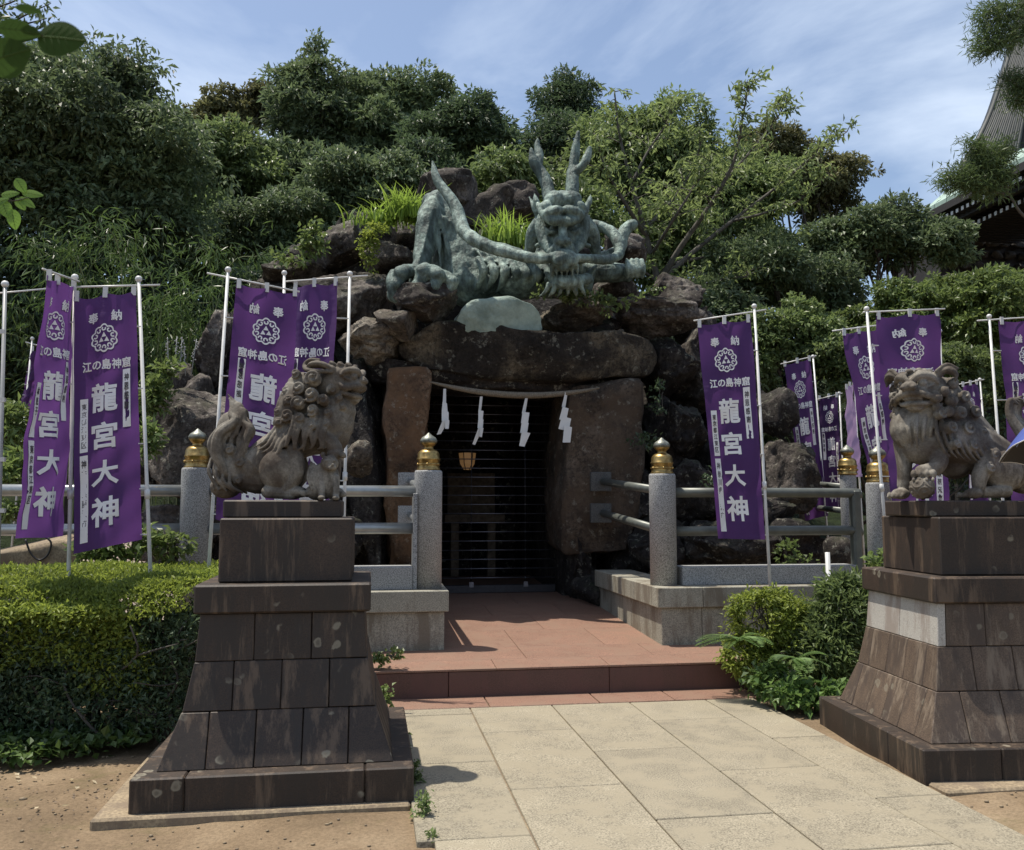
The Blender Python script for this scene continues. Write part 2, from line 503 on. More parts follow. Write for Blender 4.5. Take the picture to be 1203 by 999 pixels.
def bronze():
    t = NT('verdigris_bronze'); v = t.coord()
    vs = t.coord((1, 1, 0.35))
    c = t.ramp(t.noise(v, 2.6, 7, 0.65, 0.5), [(0.36, (0.060, 0.088, 0.080)), (0.5, (0.135, 0.188, 0.165)), (0.64, (0.30, 0.385, 0.335))])
    st = t.ramp(t.noise(vs, 16, 6, 0.7), [(0.4, 0.5), (0.6, 1.2)])
    c = t.mix(1.0, c, st, 'MULTIPLY')
    t.bump(t.noise(v, 14, 7, 0.7), 0.8, 0.03)
    t.bump(t.noise(t.coord((1, 1, 0.3)), 30, 5, 0.6), 0.7, 0.02)
    vo = t.n('TexVoronoi'); vo.inputs['Scale'].default_value = 16; t.l(v, vo.inputs['Vector']); t.bump(vo.outputs['Distance'], 0.3, 0.01)
    return t.fin(c, 0.62, 0.15, 0.4)
M['bronze'] = bronze()
def bronze_base():
    t = NT('pale_green_base'); v = t.coord()
    c = t.ramp(t.noise(v, 3.0, 7, 0.65), [(0.35, (0.15, 0.20, 0.17)), (0.6, (0.34, 0.42, 0.36))])
    t.bump(t.noise(v, 8, 8, 0.7), 0.8, 0.05)
    return t.fin(c, 0.8)
M['bronze_base'] = bronze_base()
M['gold'] = plain('weathered_gilt', (0.42, 0.29, 0.11), 0.36, 0.9, noise=0.25, scale=30)
M['finial_tip'] = plain('weathered_tip', (0.25, 0.26, 0.22), 0.45, 0.6, noise=0.3, scale=30)
M['rail'] = plain('grey_painted_rail', (0.34, 0.36, 0.36), 0.32, 0.55, noise=0.12, scale=8)
M['rail_dark'] = plain('dark_green_grey_rail', (0.12, 0.13, 0.115), 0.45, 0.3, noise=0.15, scale=8)
M['pole'] = plain('white_plastic_pole', (0.62, 0.62, 0.60), 0.35, noise=0.1, scale=10)
M['pole_grey'] = plain('grey_pole', (0.30, 0.31, 0.31), 0.4, noise=0.1, scale=10)
M['print'] = plain('white_print', (0.78, 0.77, 0.76), 0.8, noise=0.03)
M['ink'] = plain('black_ink', (0.06, 0.055, 0.06), 0.8, noise=0.03)
M['gate'] = plain('dark_gate_steel', (0.05, 0.05, 0.058), 0.45, 0.7, noise=0.15)
M['gate_bar'] = plain('gate_bar_steel', (0.17, 0.17, 0.20), 0.35, 0.7, noise=0.15)
M['paper'] = plain('white_paper', (0.66, 0.66, 0.64), 0.7, noise=0.02)
M['granite_grey_shade'] = granite('plate_granite_shade_tone', (0.085, 0.085, 0.08), (0.03, 0.03, 0.03), 120, 0.8, var=0.1)  # grey granite darkened in colour to stand in for shade on the right plates
M['rope'] = plain('straw_rope', (0.20, 0.165, 0.12), 0.9, noise=0.25, scale=60, bump=0.4)
M['wood_dark'] = plain('dark_temple_wood', (0.03, 0.026, 0.024), 0.7, noise=0.2)
M['bracket'] = plain('weathered_bracket_wood', (0.065, 0.06, 0.055), 0.8, noise=0.3)
M['wood'] = plain('weathered_wood', (0.16, 0.12, 0.085), 0.85, noise=0.3, scale=14, bump=0.4)
M['copper_roof'] = plain('green_copper_roof', (0.33, 0.45, 0.38), 0.6, noise=0.18, scale=3)
M['roof_grey'] = plain('grey_green_roof', (0.055, 0.064, 0.062), 0.6, noise=0.25, scale=3)
M['white_paint'] = plain('white_rafter_paint', (0.62, 0.62, 0.58), 0.7)
M['umbrella'] = plain('navy_umbrella_cloth', (0.055, 0.085, 0.30), 0.55, noise=0.05)
M['umbrella_in'] = plain('black_umbrella_lining', (0.012, 0.012, 0.014), 0.7)
M['bark'] = plain('dark_bark', (0.055, 0.045, 0.036), 0.9, noise=0.3, scale=9, bump=0.8)
M['bark_grey'] = plain('grey_bark', (0.10, 0.09, 0.075), 0.9, noise=0.3, scale=9, bump=0.8)
M['cable'] = plain('black_cable', (0.01, 0.01, 0.01), 0.5)
M['label_red'] = plain('maroon_cover', (0.055, 0.02, 0.02), 0.7)
def cloth():
    t = NT('purple_banner_cloth'); v = t.coord(rand=False)
    c = t.mix(t.ramp(t.noise(v, 1.6, 3), [(0.35, 0.0), (0.7, 1.0)]), (0.060, 0.027, 0.098), (0.078, 0.036, 0.128))
    oi = t.n('ObjectInfo')
    c = t.mix(1.0, c, t.ramp(oi.outputs['Random'], [(0, 0.9), (1, 1.15)]), 'MULTIPLY')
    t.bump(t.noise(t.coord((1, 1, 3)), 5.0, 4, 0.5), 0.35, 0.03)
    t.bump(t.noise(v, 300, 2), 0.15, 0.002)
    t.fin(c, 0.75, spec=0.3)
    tr = t.n('BsdfTranslucent'); tr.inputs['Color'].default_value = (0.20, 0.075, 0.32, 1)
    ms = t.n('MixShader'); ms.inputs[0].default_value = 0.35
    t.l(t.b.outputs[0], ms.inputs[1]); t.l(tr.outputs[0], ms.inputs[2]); t.l(ms.outputs[0], t.out.inputs['Surface'])
    return t.m
M['cloth'] = cloth()
def cloth_pink():
    t = NT('faded_lilac_cloth')
    t.fin((0.42, 0.3, 0.52), 0.75)
    tr = t.n('BsdfTranslucent'); tr.inputs['Color'].default_value = (0.5, 0.35, 0.6, 1)
    ms = t.n('MixShader'); ms.inputs[0].default_value = 0.35
    t.l(t.b.outputs[0], ms.inputs[1]); t.l(tr.outputs[0], ms.inputs[2]); t.l(ms.outputs[0], t.out.inputs['Surface'])
    return t.m
M['cloth_pink'] = cloth_pink()
def dirt():
    t = NT('packed_dirt'); v = t.coord()
    c = t.ramp(t.noise(v, 1.1, 8, 0.62, 0.3), [(0.3, (0.115, 0.082, 0.05)), (0.52, (0.20, 0.145, 0.09)), (0.75, (0.30, 0.23, 0.15))])
    c = t.mix(0.8, c, t.ramp(t.noise(v, 55, 4, 0.7), [(0.3, 0.6), (0.6, 1.1)]), 'MULTIPLY')
    g = t.ramp(t.noise(v, 2.4, 7, 0.7), [(0.56, 0.0), (0.7, 0.5)])
    c = t.mix(g, c, (0.085, 0.08, 0.03))
    t.bump(t.noise(v, 10, 7, 0.65), 0.6, 0.03)
    t.bump(t.noise(v, 90, 4, 0.7), 0.6, 0.006)
    return t.fin(c, 0.95, spec=0.2)
M['dirt'] = dirt()
M['gravel'] = granite('pinkish_gravel', (0.34, 0.27, 0.22), (0.1, 0.08, 0.07), 26, 0.95, var=0.2, bump=0.9)
def soil():
    t = NT('dark_wooded_soil'); v = t.coord()
    c = t.ramp(t.noise(v, 1.3, 8, 0.7), [(0.3, (0.01, 0.014, 0.007)), (0.7, (0.035, 0.05, 0.02))])
    t.bump(t.noise(v, 3, 7, 0.7), 1.0, 0.3)
    return t.fin(c, 0.95, spec=0.1)
M['soil'] = soil()
def lamp():
    t = NT('lit_lantern_glass')
    t.b.inputs['Emission Color'].default_value = (1.0, 0.55, 0.22, 1)
    t.b.inputs['Emission Strength'].default_value = 0.07
    return t.fin((0.4, 0.25, 0.13), 0.5)
M['lamp'] = lamp()
# foliage kinds: (dark, light)
M['leaf_camphor'] = leafmat('glossy_evergreen_leaves', (0.045, 0.076, 0.034), (0.140, 0.185, 0.086), 0.5, 0.32)
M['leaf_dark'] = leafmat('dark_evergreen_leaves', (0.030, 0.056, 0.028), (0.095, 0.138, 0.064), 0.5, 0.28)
M['leaf_mid'] = leafmat('mid_green_leaves', (0.058, 0.092, 0.028), (0.165, 0.218, 0.078), 0.45, 0.38)
M['leaf_olive'] = leafmat('olive_brown_leaves', (0.07, 0.08, 0.03), (0.17, 0.17, 0.075), 0.5, 0.3)
M['leaf_cherry'] = leafmat('light_tree_leaves', (0.085, 0.125, 0.038), (0.22, 0.275, 0.10), 0.45, 0.42)
M['leaf_bright'] = leafmat('yellow_green_leaves', (0.06, 0.10, 0.026), (0.17, 0.225, 0.07), 0.42, 0.35)
M['leaf_hedge'] = leafmat('azalea_hedge_leaves', (0.09, 0.13, 0.02), (0.27, 0.325, 0.06), 0.55, 0.4)
M['leaf_bamboo'] = leafmat('bamboo_leaves', (0.03, 0.065, 0.02), (0.11, 0.17, 0.05), 0.4, 0.35)
M['leaf_grass'] = leafmat('grass_blades', (0.09, 0.16, 0.02), (0.24, 0.34, 0.06), 0.45, 0.4)
M['leaf_ivy'] = leafmat('ground_ivy_leaves', (0.05, 0.10, 0.025), (0.14, 0.22, 0.06), 0.45, 0.3)
M['leaf_pine'] = leafmat('cedar_needles', (0.05, 0.085, 0.03), (0.14, 0.20, 0.07), 0.5, 0.3)
M['leaf_dry'] = leafmat('dry_fallen_leaves', (0.25, 0.19, 0.1), (0.5, 0.42, 0.28), 0.7, 0.1)
# ------------------------------------------------------------------ ground, paving, platform
RS = np.random.RandomState(7)
random.seed(7)
def zp(Y): return 0.22 + max(0.0, Y - 7.1) * 0.045         # the red granite floor climbs gently into the grotto
def sheet(name, xs, ys, zf, mat, kind='structure'):
    X, Y = np.meshgrid(xs, ys)
    V = np.stack([X.ravel(), Y.ravel(), zf(X.ravel(), Y.ravel())], 1)
    nx = len(xs); F = []
    i, j = np.meshgrid(np.arange(nx - 1), np.arange(len(ys) - 1))
    b = (j * nx + i).ravel()
    F = np.stack([b, b + 1, b + nx + 1, b + nx], 1)
    o = part(name, V, F, mat)
    tag(o, kind=kind); return o
gx = np.concatenate([[-300, -120, -50, -20], np.arange(-9, 9.01, 0.12), [20, 50, 120, 300]])
gy = np.concatenate([[-60, -20, -5], np.arange(0, 12.01, 0.12), [20, 50, 120, 300, 600]])
def ground_z(x, y):
    z = -0.035 + 0.018 * fbm(np.stack([x * 1.5, y * 1.5, x * 0], 1), 4, 3)
    return np.where((np.abs(x) > 10) | (y > 13), -0.035, z)
sheet('ground', gx, gy, ground_z, M['dirt'])

def slab(bmn, poly, z0, z1, mat, parent, name='paving_slab', bevel=0.004):
    c = [(x, y, z0) for x, y in poly] + [(x, y, z1 if not callable(z1) else z1(y)) for x, y in poly]
    return bm_part(name, hexa(c, bevel), mat, parent)
path = bm_part('path', hexa(boxc(0.31, 2.97, 0.4, 7.04, -0.09, -0.012), 0), M['concrete']); tag(path, kind='structure')
cols = [(0.13, 0.75, 5.35), (0.75, 1.37, 6.0), (1.37, 1.98, 5.45), (1.98, 2.59, 6.15), (2.59, 2.98, 5.58)]
yR = 6.74
g = 0.0048
for ci, (x0, x1, yj) in enumerate(cols):
    ys = [yj + 1.2 * k for k in range(-5, 3)]
    ys = [y for y in ys if 0.4 < y < yR - 0.15]
    ys = [0.4] + ys + [yR]
    for a, b in zip(ys[:-1], ys[1:]):
        dz = random.uniform(-0.002, 0.002)
        xa = x0
        if ci == 0: xa = 0.30 if b < 4.6 else (0.22 if b < 6 else 0.13)
        slab(None, [(xa + g, a + g), (x1 - g, a + g), (x1 - g, b - g), (xa + g, b - g)], -0.05, dz, M['paving'], path, 'paving_slab')
for x0, x1 in ((0.05, 0.9), (0.9, 1.75), (1.75, 2.35), (2.35, 3.05)):
    slab(None, [(x0 + g, yR + g), (x1 - g, yR + g), (x1 - g, 7.1), (x0 + g, 7.1)], -0.05, 0.004, M['granite_red'], path, 'red_strip_slab')

platform = bm_part('platform', hexa([(0.02, 7.16, -0.05), (3.2, 7.16, -0.05), (3.2, 13.2, -0.05), (0.02, 13.2, -0.05), (0.02, 7.16, zp(7.16) - 0.03), (3.2, 7.16, zp(7.16) - 0.03), (3.2, 13.2, zp(13.2) - 0.03), (0.02, 13.2, zp(13.2) - 0.03)], 0), M['granite_red'])
tag(platform, kind='structure')
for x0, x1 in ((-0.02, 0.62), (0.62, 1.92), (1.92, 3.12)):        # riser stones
    box('riser_stone', x0 + .002, x1 - .002, 7.10, 7.16, -0.04, 0.2, M['granite_red_shade'], platform, 0.004)
def fl(x0, x1, y0, y1):
    zb = .203
    c = [(x0 + .002, y0 + .002, zb), (x1 - .002, y0 + .002, zb), (x1 - .002, y1 - .002, zb), (x0 + .002, y1 - .002, zb)]
    c += [(x, y, zp(y)) for x, y, z in c]
    bm_part('floor_slab', hexa(c, 0.002), M['granite_red'], platform)
for x0, x1 in ((-0.02, 1.0), (1.0, 1.92), (1.92, 3.12)):
    fl(x0, x1, 7.09, 7.42)
ys = [7.42, 7.9, 8.7, 9.5, 10.3, 11.1, 12.0]
for k, (a, b) in enumerate(zip(ys[:-1], ys[1:])):
    xs = [0.62, 1.3, 2.1, 2.62] if k % 2 else [0.62, 1.7, 2.62]
    if k == 0: xs = [0.0, 1.3, 2.4, 3.12]
    for c, d in zip(xs[:-1], xs[1:]): fl(c, d, a, b)

# ------------------------------------------------------------------ granite bases, posts and rails of the bridge-like fence
def finial(post, x, y, z, s=1.0):
    V, F = lathe([(.105 * s, 0), (.108 * s, .012), (.1 * s, .02), (.098 * s, .035), (.1 * s, .09 * s), (.107 * s, .098 * s), (.107 * s, .108 * s), (.098 * s, .115 * s),
                  (.098 * s, .15 * s), (.09 * s, .168 * s), (.07 * s, .185 * s), (.045 * s, .195 * s), (.042 * s, .215 * s), (.055 * s, .225 * s), (.072 * s, .245 * s), (.072 * s, .255 * s)], 24, (x, y, z))
    o = part('finial', V, F, M['gold'], post)
    V, F = lathe([(.076 * s, .253 * s), (.078 * s, .275 * s), (.062 * s, .300 * s), (.034 * s, .318 * s), (.012 * s, .338 * s), (.002, .345 * s)], 24, (x, y, z))
    t = part('finial_tip', V, F, M['finial_tip'], post)
    mb = MB()
    for a in np.arange(0.35, 6.6, 1.047):
        V, F = ell((x + math.cos(a) * .103 * s, y + math.sin(a) * .103 * s, z + .055 * s), (.014, .014, .014), sub=1); mb.add(V, F)
    V, F = lathe([(.1005 * s, .048 * s), (.1035 * s, .05 * s), (.1035 * s, .06 * s), (.1005 * s, .062 * s)], 24, (x, y, z)); mb.add(V, F)
    mb.build('stud_band', M['gold'], post)
def stone_post(parent, x, y, z0, z1, r=0.125, fin=True):
    V, F = lathe([(r, z0), (r, z1 - .02), (r * .98, z1 - .008), (r * .93, z1), (r * .2, z1 + .001)], 28, (x, y, 0))
    p = part('post', V, F, M['granite_grey'], parent)
    if fin: finial(p, x, y, z1)
    return p
def rail(parent, a, b, r=0.036, mat='rail', name='rail'):
    V, F = tube([a, b], r, 16)
    return part(name, V, F, M[mat], parent)

zt = 0.765
# left base
lb = thing('granite_base', 'tan granite base block and coping left of the red granite floor', 'stone base', (-0.4, 8.2, 0.2))
box('coping', -0.12, 0.68, 7.80, 9.9, 0.585, zt, M['granite_tan'], lb)
box('coping', -1.0, -0.123, 7.80, 8.35, 0.585, zt, M['granite_tan'], lb)
box('base_block', -0.16, 0.645, 7.84, 9.9, 0.0, 0.583, M['granite_tan'], lb)
box('base_block', -0.98, -0.165, 7.84, 8.3, -0.1, 0.583, M['granite_tan'], lb)
rb = thing('granite_base', 'tan granite base with stepped coping running back along the right of the red floor', 'stone base', (3.4, 8.2, 0.2))
box('coping', 2.555, 2.98, 7.76, 8.5, 0.585, zt, M['granite_tan'], rb)
box('coping', 2.555, 2.98, 8.504, 9.25, 0.585, zt, M['granite_tan'], rb)
box('coping', 2.555, 2.98, 9.254, 10.05, 0.585, zt, M['granite_tan'], rb)
box('coping', 2.984, 4.5, 7.76, 8.35, 0.585, zt, M['granite_tan'], rb)
box('coping', 4.504, 5.45, 7.76, 8.35, 0.585, zt, M['granite_tan'], rb)
box('base_block', 2.60, 2.98, 7.80, 8.75, 0.0, 0.583, M['granite_tan'], rb)
box('base_block', 2.60, 2.98, 8.754, 10.05, 0.0, 0.583, M['granite_tan'], rb)
box('base_block', 2.984, 5.4, 7.80, 8.3, -0.1, 0.583, M['granite_tan'], rb)

lf = thing('railing', 'stone posts and two grey tubular rails left of the grotto entrance', 'railing', (-0.9, 8.05, 0.7))
pxL, pxL2 = P(503, 600, 8.05).x, P(229.5, 600, 8.05).x
zr1, zr2 = P(400, 577, 8.05).z, P(400, 621, 8.05).z
ztop = P(503, 553, 8.05).z
stone_post(lf, pxL, 8.05, zt, ztop)
stone_post(lf, pxL2, 8.05, 0.0, ztop + 0.01)
xl = P(-90, 600, 8.05).x
for z in (zr1, zr2):
    rail(lf, (xl, 8.05, z), (pxL2 - .1, 8.05, z), 0.05)
    rail(lf, (pxL2 + .1, 8.05, z), (pxL - .1, 8.05, z), 0.05)
box('curb', -0.95, pxL - .14, 7.93, 8.2, zt, zt + 0.2, M['granite_grey'], lf)
box('curb', pxL - .138, pxL - .1, 7.95, 8.18, zt, zr1 - .02, M['granite_grey'], lf, 0.004)
# rails running back to the pillar with their wall plates
for y in (566, 605):
    q = P(480, y, 9.86)
    box('wall_plate', q.x - .115, q.x + .115, 9.86, 9.93, q.z - .1, q.z + .1, M['granite_grey'], lf, 0.005)
    zz = zr1 if y < 590 else zr2
    rail(lf, (q.x + .02, 9.87, q.z), (pxL - .02, 8.1, zz), 0.036, 'rail', 'side_rail')

rf = thing('railing', 'stone post and grey tubular rails right of the grotto entrance', 'railing', (3.9, 8.05, 0.7))
pxR = P(778.5, 600, 8.05).x
stone_post(rf, pxR, 8.05, zt, P(778, 557, 8.05).z)
xe = P(1003, 600, 8.05).x
for y in (579, 624):
    z = P(850, y, 8.05).z
    V, F = tube([(pxR + .1, 8.05, z), (xe - .08, 8.05, z), (xe, 8.05, z - .02), (xe + .02, 8.05, z - .06)], .046, 16, n=4)
    part('rail', V, F, M['rail_dark'], rf)
box('end_post', xe - .03, xe + .06, 8.0, 8.1, zt, P(850, 575, 8.05).z, M['rail_dark'], rf, 0.02)
box('curb', pxR + .15, xe - .035, 7.95, 8.2, zt, zt + .17, M['granite_grey'], rf)
for y in (566, 603):
    q = P(706, y, 9.95)
    box('wall_plate', q.x - .12, q.x + .12, 9.93, 10.0, q.z - .11, q.z + .11, M['granite_grey_shade'], rf, 0.005)
    rail(rf, (q.x + .02, 9.94, q.z), (pxR - .03, 8.12, P(778, 576 if y < 590 else 622, 8.1).z), 0.042, 'rail_dark', 'side_rail')
# farther posts at the right
rf2 = thing('railing', 'pair of granite posts with gilt finials beside the right pedestal, rails running behind', 'railing', (4.7, 8.3, 0))
q = P(1016, 568, 7.85)
stone_post(rf2, q.x, 7.62, 0.0, q.z, 0.115)
q = P(996, 558, 9.4)
stone_post(rf2, q.x, 9.4, 0.0, q.z, 0.09)
for y in (570, 598):
    a = P(945, y - 3, 11.5); b = P(990, y + 2, 9.45)
    rail(rf2, a, b, .035, 'rail_dark')

# ------------------------------------------------------------------ pedestals
def frustum_blocks(ped, xc, yc, z0, z1, w0, w1, nf, ns, mat, name, whites=()):
    """ring of separate blocks: nf across the front and back, ns along each side"""
    def cn(u, v, top):
        w = w1 if top else w0
        def q(s):                                                     # inner joints stand upright, only the ends lean
            return (s - .5) * w if (s < .08 or s > .92 or whites) else max(-w / 2 + .02, min(w / 2 - .02, (s - .5) * w0))
        return (xc + q(u), yc + q(v), z1 - .0015 if top else z0 + .0015)
    e = 0.0018
    def cell(u0, u1, v0, v1, m):
        c = [cn(u0 + e, v0 + e, 0), cn(u1 - e, v0 + e, 0), cn(u1 - e, v1 - e, 0), cn(u0 + e, v1 - e, 0),
             cn(u0 + e, v0 + e, 1), cn(u1 - e, v0 + e, 1), cn(u1 - e, v1 - e, 1), cn(u0 + e, v1 - e, 1)]
        bm_part(name, hexa(c, 0.004, 0.0012), m, ped)
    if whites:                                                        # side stones run through to the front corner
        t = .16
        for i in range(nf):
            cell(max(.06, i / nf), (i + 1) / nf, 0, t, mat); cell(max(.06, i / nf), (i + 1) / nf, 1 - t, 1, mat)
        for i in range(ns):
            cell(0, .06, i / ns, (i + 1) / ns, whites[i]); cell(1 - t, 1, t + (1 - 2 * t) * i / ns, t + (1 - 2 * t) * (i + 1) / ns, mat)
        return
    t = 0.16
    for i in range(nf):
        cell(i / nf, (i + 1) / nf, 0, t, mat); cell(i / nf, (i + 1) / nf, 1 - t, 1, mat)
    for i in range(ns):
        a, b = t + (1 - 2 * t) * i / ns, t + (1 - 2 * t) * (i + 1) / ns
        cell(0, t, a, b, whites[i] if whites else mat); cell(1 - t, 1, a, b, mat)
def pedestal(xc, yc, label, side, whites):
    ped = thing('stone_pedestal', label, 'pedestal', (xc, yc, 0))
    m = M['pedestal']
    hw = .694
    cuts = [-hw, -hw + (.26 if side < 0 else .45), hw - .25, hw]
    for a, b in zip(cuts[:-1], cuts[1:]):
        box('plinth_stone', xc + a + .0015, xc + b - .0015, yc - hw, yc - hw + .4, -0.05, .168, m, ped, 0.008)
    for a, b in ((-hw, 0), (0, hw)):
        box('plinth_stone', xc + a + .0015, xc + b - .0015, yc - hw + .403, yc + hw, -0.05, .168, m, ped, 0.008)
    mm = M['pedestal_pale'] if side > 0 else m
    frustum_blocks(ped, xc, yc, .168, .436, 1.185, .998, 5, 4, mm, 'lower_tier_stone')
    frustum_blocks(ped, xc, yc, .436, .682, .992, .902, 4, 3, mm, 'middle_tier_stone')
    frustum_blocks(ped, xc, yc, .682, .928, .896, .862, 3, 2, mm if side > 0 else m, 'upper_tier_stone', whites)
    box('core', xc - .36, xc + .36, yc - .36, yc + .36, .17, .926, m, ped, 0)
    h = .462
    box('cap_stone', xc - h, xc + h, yc - h, yc + h, .930, 1.082, m, ped, 0.01)
    box('top_block', xc - .357, xc + .357, yc - .357, yc + .357, 1.084, 1.432, m, ped, 0.008)
    return ped
PLX, PLY, PRX, PRY = -.455, 5.40, 3.70, 5.28
pedestal(PLX, PLY, 'dark brown tiered granite pedestal with lichen spots beside the hedge', -1, ())
wp = M['pedestal_white']
rped = pedestal(PRX, PRY, 'streaky tiered granite pedestal with two clean white stones on its side', 1, (wp, wp))
def swing(o, deg=-5.0, piv=(3.005, 4.585)):
    c = Vector((piv[0], piv[1], 0)); R_ = Matrix.Rotation(rad(deg), 3, 'Z')
    o.location = c + R_ @ (o.location - c)
    o.rotation_euler.z += rad(deg)
swing(rped)
ap = bm_part('concrete_apron', hexa(boxc(-1.31, .22, 4.66, 6.2, -.06, .004), 0.012, 0.004), M['concrete']); tag(ap, kind='structure')
ap = bm_part('concrete_apron', hexa(boxc(3.03, 5.2, 4.42, 4.62, -.08, -.005), 0.012, 0.004), M['concrete']); tag(ap, kind='structure')
ap = bm_part('garden_kerb', hexa(boxc(-.36, -.06, 6.25, 7.8, -.06, .03), 0.012, 0.004), M['concrete']); tag(ap, kind='structure')

# ------------------------------------------------------------------ grotto
gr = thing('rock_grotto', 'large mound of dark boulders stacked round a dark cave entrance', 'grotto', (1.5, 11, 0))
_seed = [100]
def boulder(x, y, w, h, Y, depth=None, mat='rock', parent=gr, name='boulder', sub=4, rz=0.0, boxy=.75, cut=.72, rough=.07, seed=None, ry=0.0):
    """boulder seen at photo box centre x, y with size w, h in photo pixels, front face at distance Y"""
    _seed[0] += 1
    s = 1.0 / pxm(Y)
    W, H = w * s * 1.04, h * s * 1.04
    D = depth or max(W, H) * 0.85
    c = P(x, y, Y + D / 2)
    k = (Y + D / 2) / Y
    V, F = rock_mesh((W * k, D, H * k), seed or _seed[0], sub, boxy=boxy, cut=cut, rough=rough, rot=(0, ry, rz))
    return part(name, V + np.array(c), F, M[mat], parent)
# lintel slab, an irregular wedge over the entrance
def px_slab(name, poly, Y, depth, mat, parent=gr, jit=.05, dy=None, sub=5, seed=1, facet=7):
    """stone whose front follows the outline poly (photo positions) and is depth metres thick"""
    bm = bmesh.new()
    fr = [bm.verts.new(P(x, y, Y + (dy[i] if dy else 0))) for i, (x, y) in enumerate(poly)]
    bk = [bm.verts.new(v.co + Vector((0, depth, 0)) + Vector((0, 0, .05))) for v in fr]
    n = len(poly)
    bm.faces.new(fr[::-1]); bm.faces.new(bk)
    for i in range(n):
        bm.faces.new([fr[i], fr[(i + 1) % n], bk[(i + 1) % n], bk[i]])
    bmesh.ops.recalc_face_normals(bm, faces=bm.faces)
    bmesh.ops.bevel(bm, geom=list(bm.edges), offset=.03, segments=1, affect='EDGES', clamp_overlap=True)
    bmesh.ops.triangulate(bm, faces=bm.faces)
    for k in range(sub):
        L = [e for e in bm.edges if e.calc_length() > .11]
        if not L: break
        bmesh.ops.subdivide_edges(bm, edges=L, cuts=1)
        bmesh.ops.triangulate(bm, faces=[f for f in bm.faces if len(f.verts) > 3])
    bm.normal_update()
    V = np.array([v.co[:] for v in bm.verts]); N = np.array([v.normal[:] for v in bm.verts])
    rs = np.random.RandomState(seed)
    cen = V.mean(0); hw_ = (V[:, 0].max() - V[:, 0].min()) / 2; hh_ = (V[:, 2].max() - V[:, 2].min()) / 2; yf = V[:, 1].min()
    for k in range(facet):                                            # flat fracture planes shaved off the front
        n = np.array([rs.uniform(-.32, .32), -1.0, rs.uniform(-.5, .02)]); n /= np.linalg.norm(n)
        q = np.array([cen[0] + rs.uniform(-.6, .6) * hw_, yf + .02, cen[2] + rs.uniform(-.7, .7) * hh_]) + n * rs.uniform(-.02, .03)
        d = (V - q) @ n
        V = V - np.where(d > 0, np.minimum(d, .22), 0)[:, None] * n
    V = V + N * (jit * fbm(V * 1.4 + seed * 5, 5, seed, .6) * .8 + jit * .5 * (1 - np.abs(fbm(V * 3.1, 3, seed + 3))))[:, None]
    F = [[v.index for v in f.verts] for f in bm.faces]
    bm.free()
    return part(name, V, F, M[mat], parent)
px_slab('lintel_stone', [(470, 404), (505, 379), (560, 382), (632, 390), (640, 391), (742, 397), (779, 404), (778, 420), (768, 436), (700, 442), (640, 446), (560, 441), (500, 433), (478, 418)], 9.6, 1.9, 'rock_lintel', seed=3, facet=12, jit=.045, dy=[.2, .05, 0, 0, 0, .0, .1, .3, .4, .38, .36, .36, .36, .32])
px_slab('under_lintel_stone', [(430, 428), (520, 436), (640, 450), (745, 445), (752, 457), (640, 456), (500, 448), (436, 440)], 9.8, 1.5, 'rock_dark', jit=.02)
px_slab('pillar_stone', [(454, 432), (503, 436), (503, 520), (500, 600), (498, 668), (462, 668), (458, 560), (452, 480)], 9.95, 1.3, 'rock_orange', jit=.055, seed=8, facet=4)
px_slab('pillar_stone', [(672, 455), (752, 449), (754, 520), (748, 600), (738, 650), (668, 652), (666, 600), (668, 520)], 10.05, 1.3, 'rock_brown', jit=.06, seed=9, facet=4)
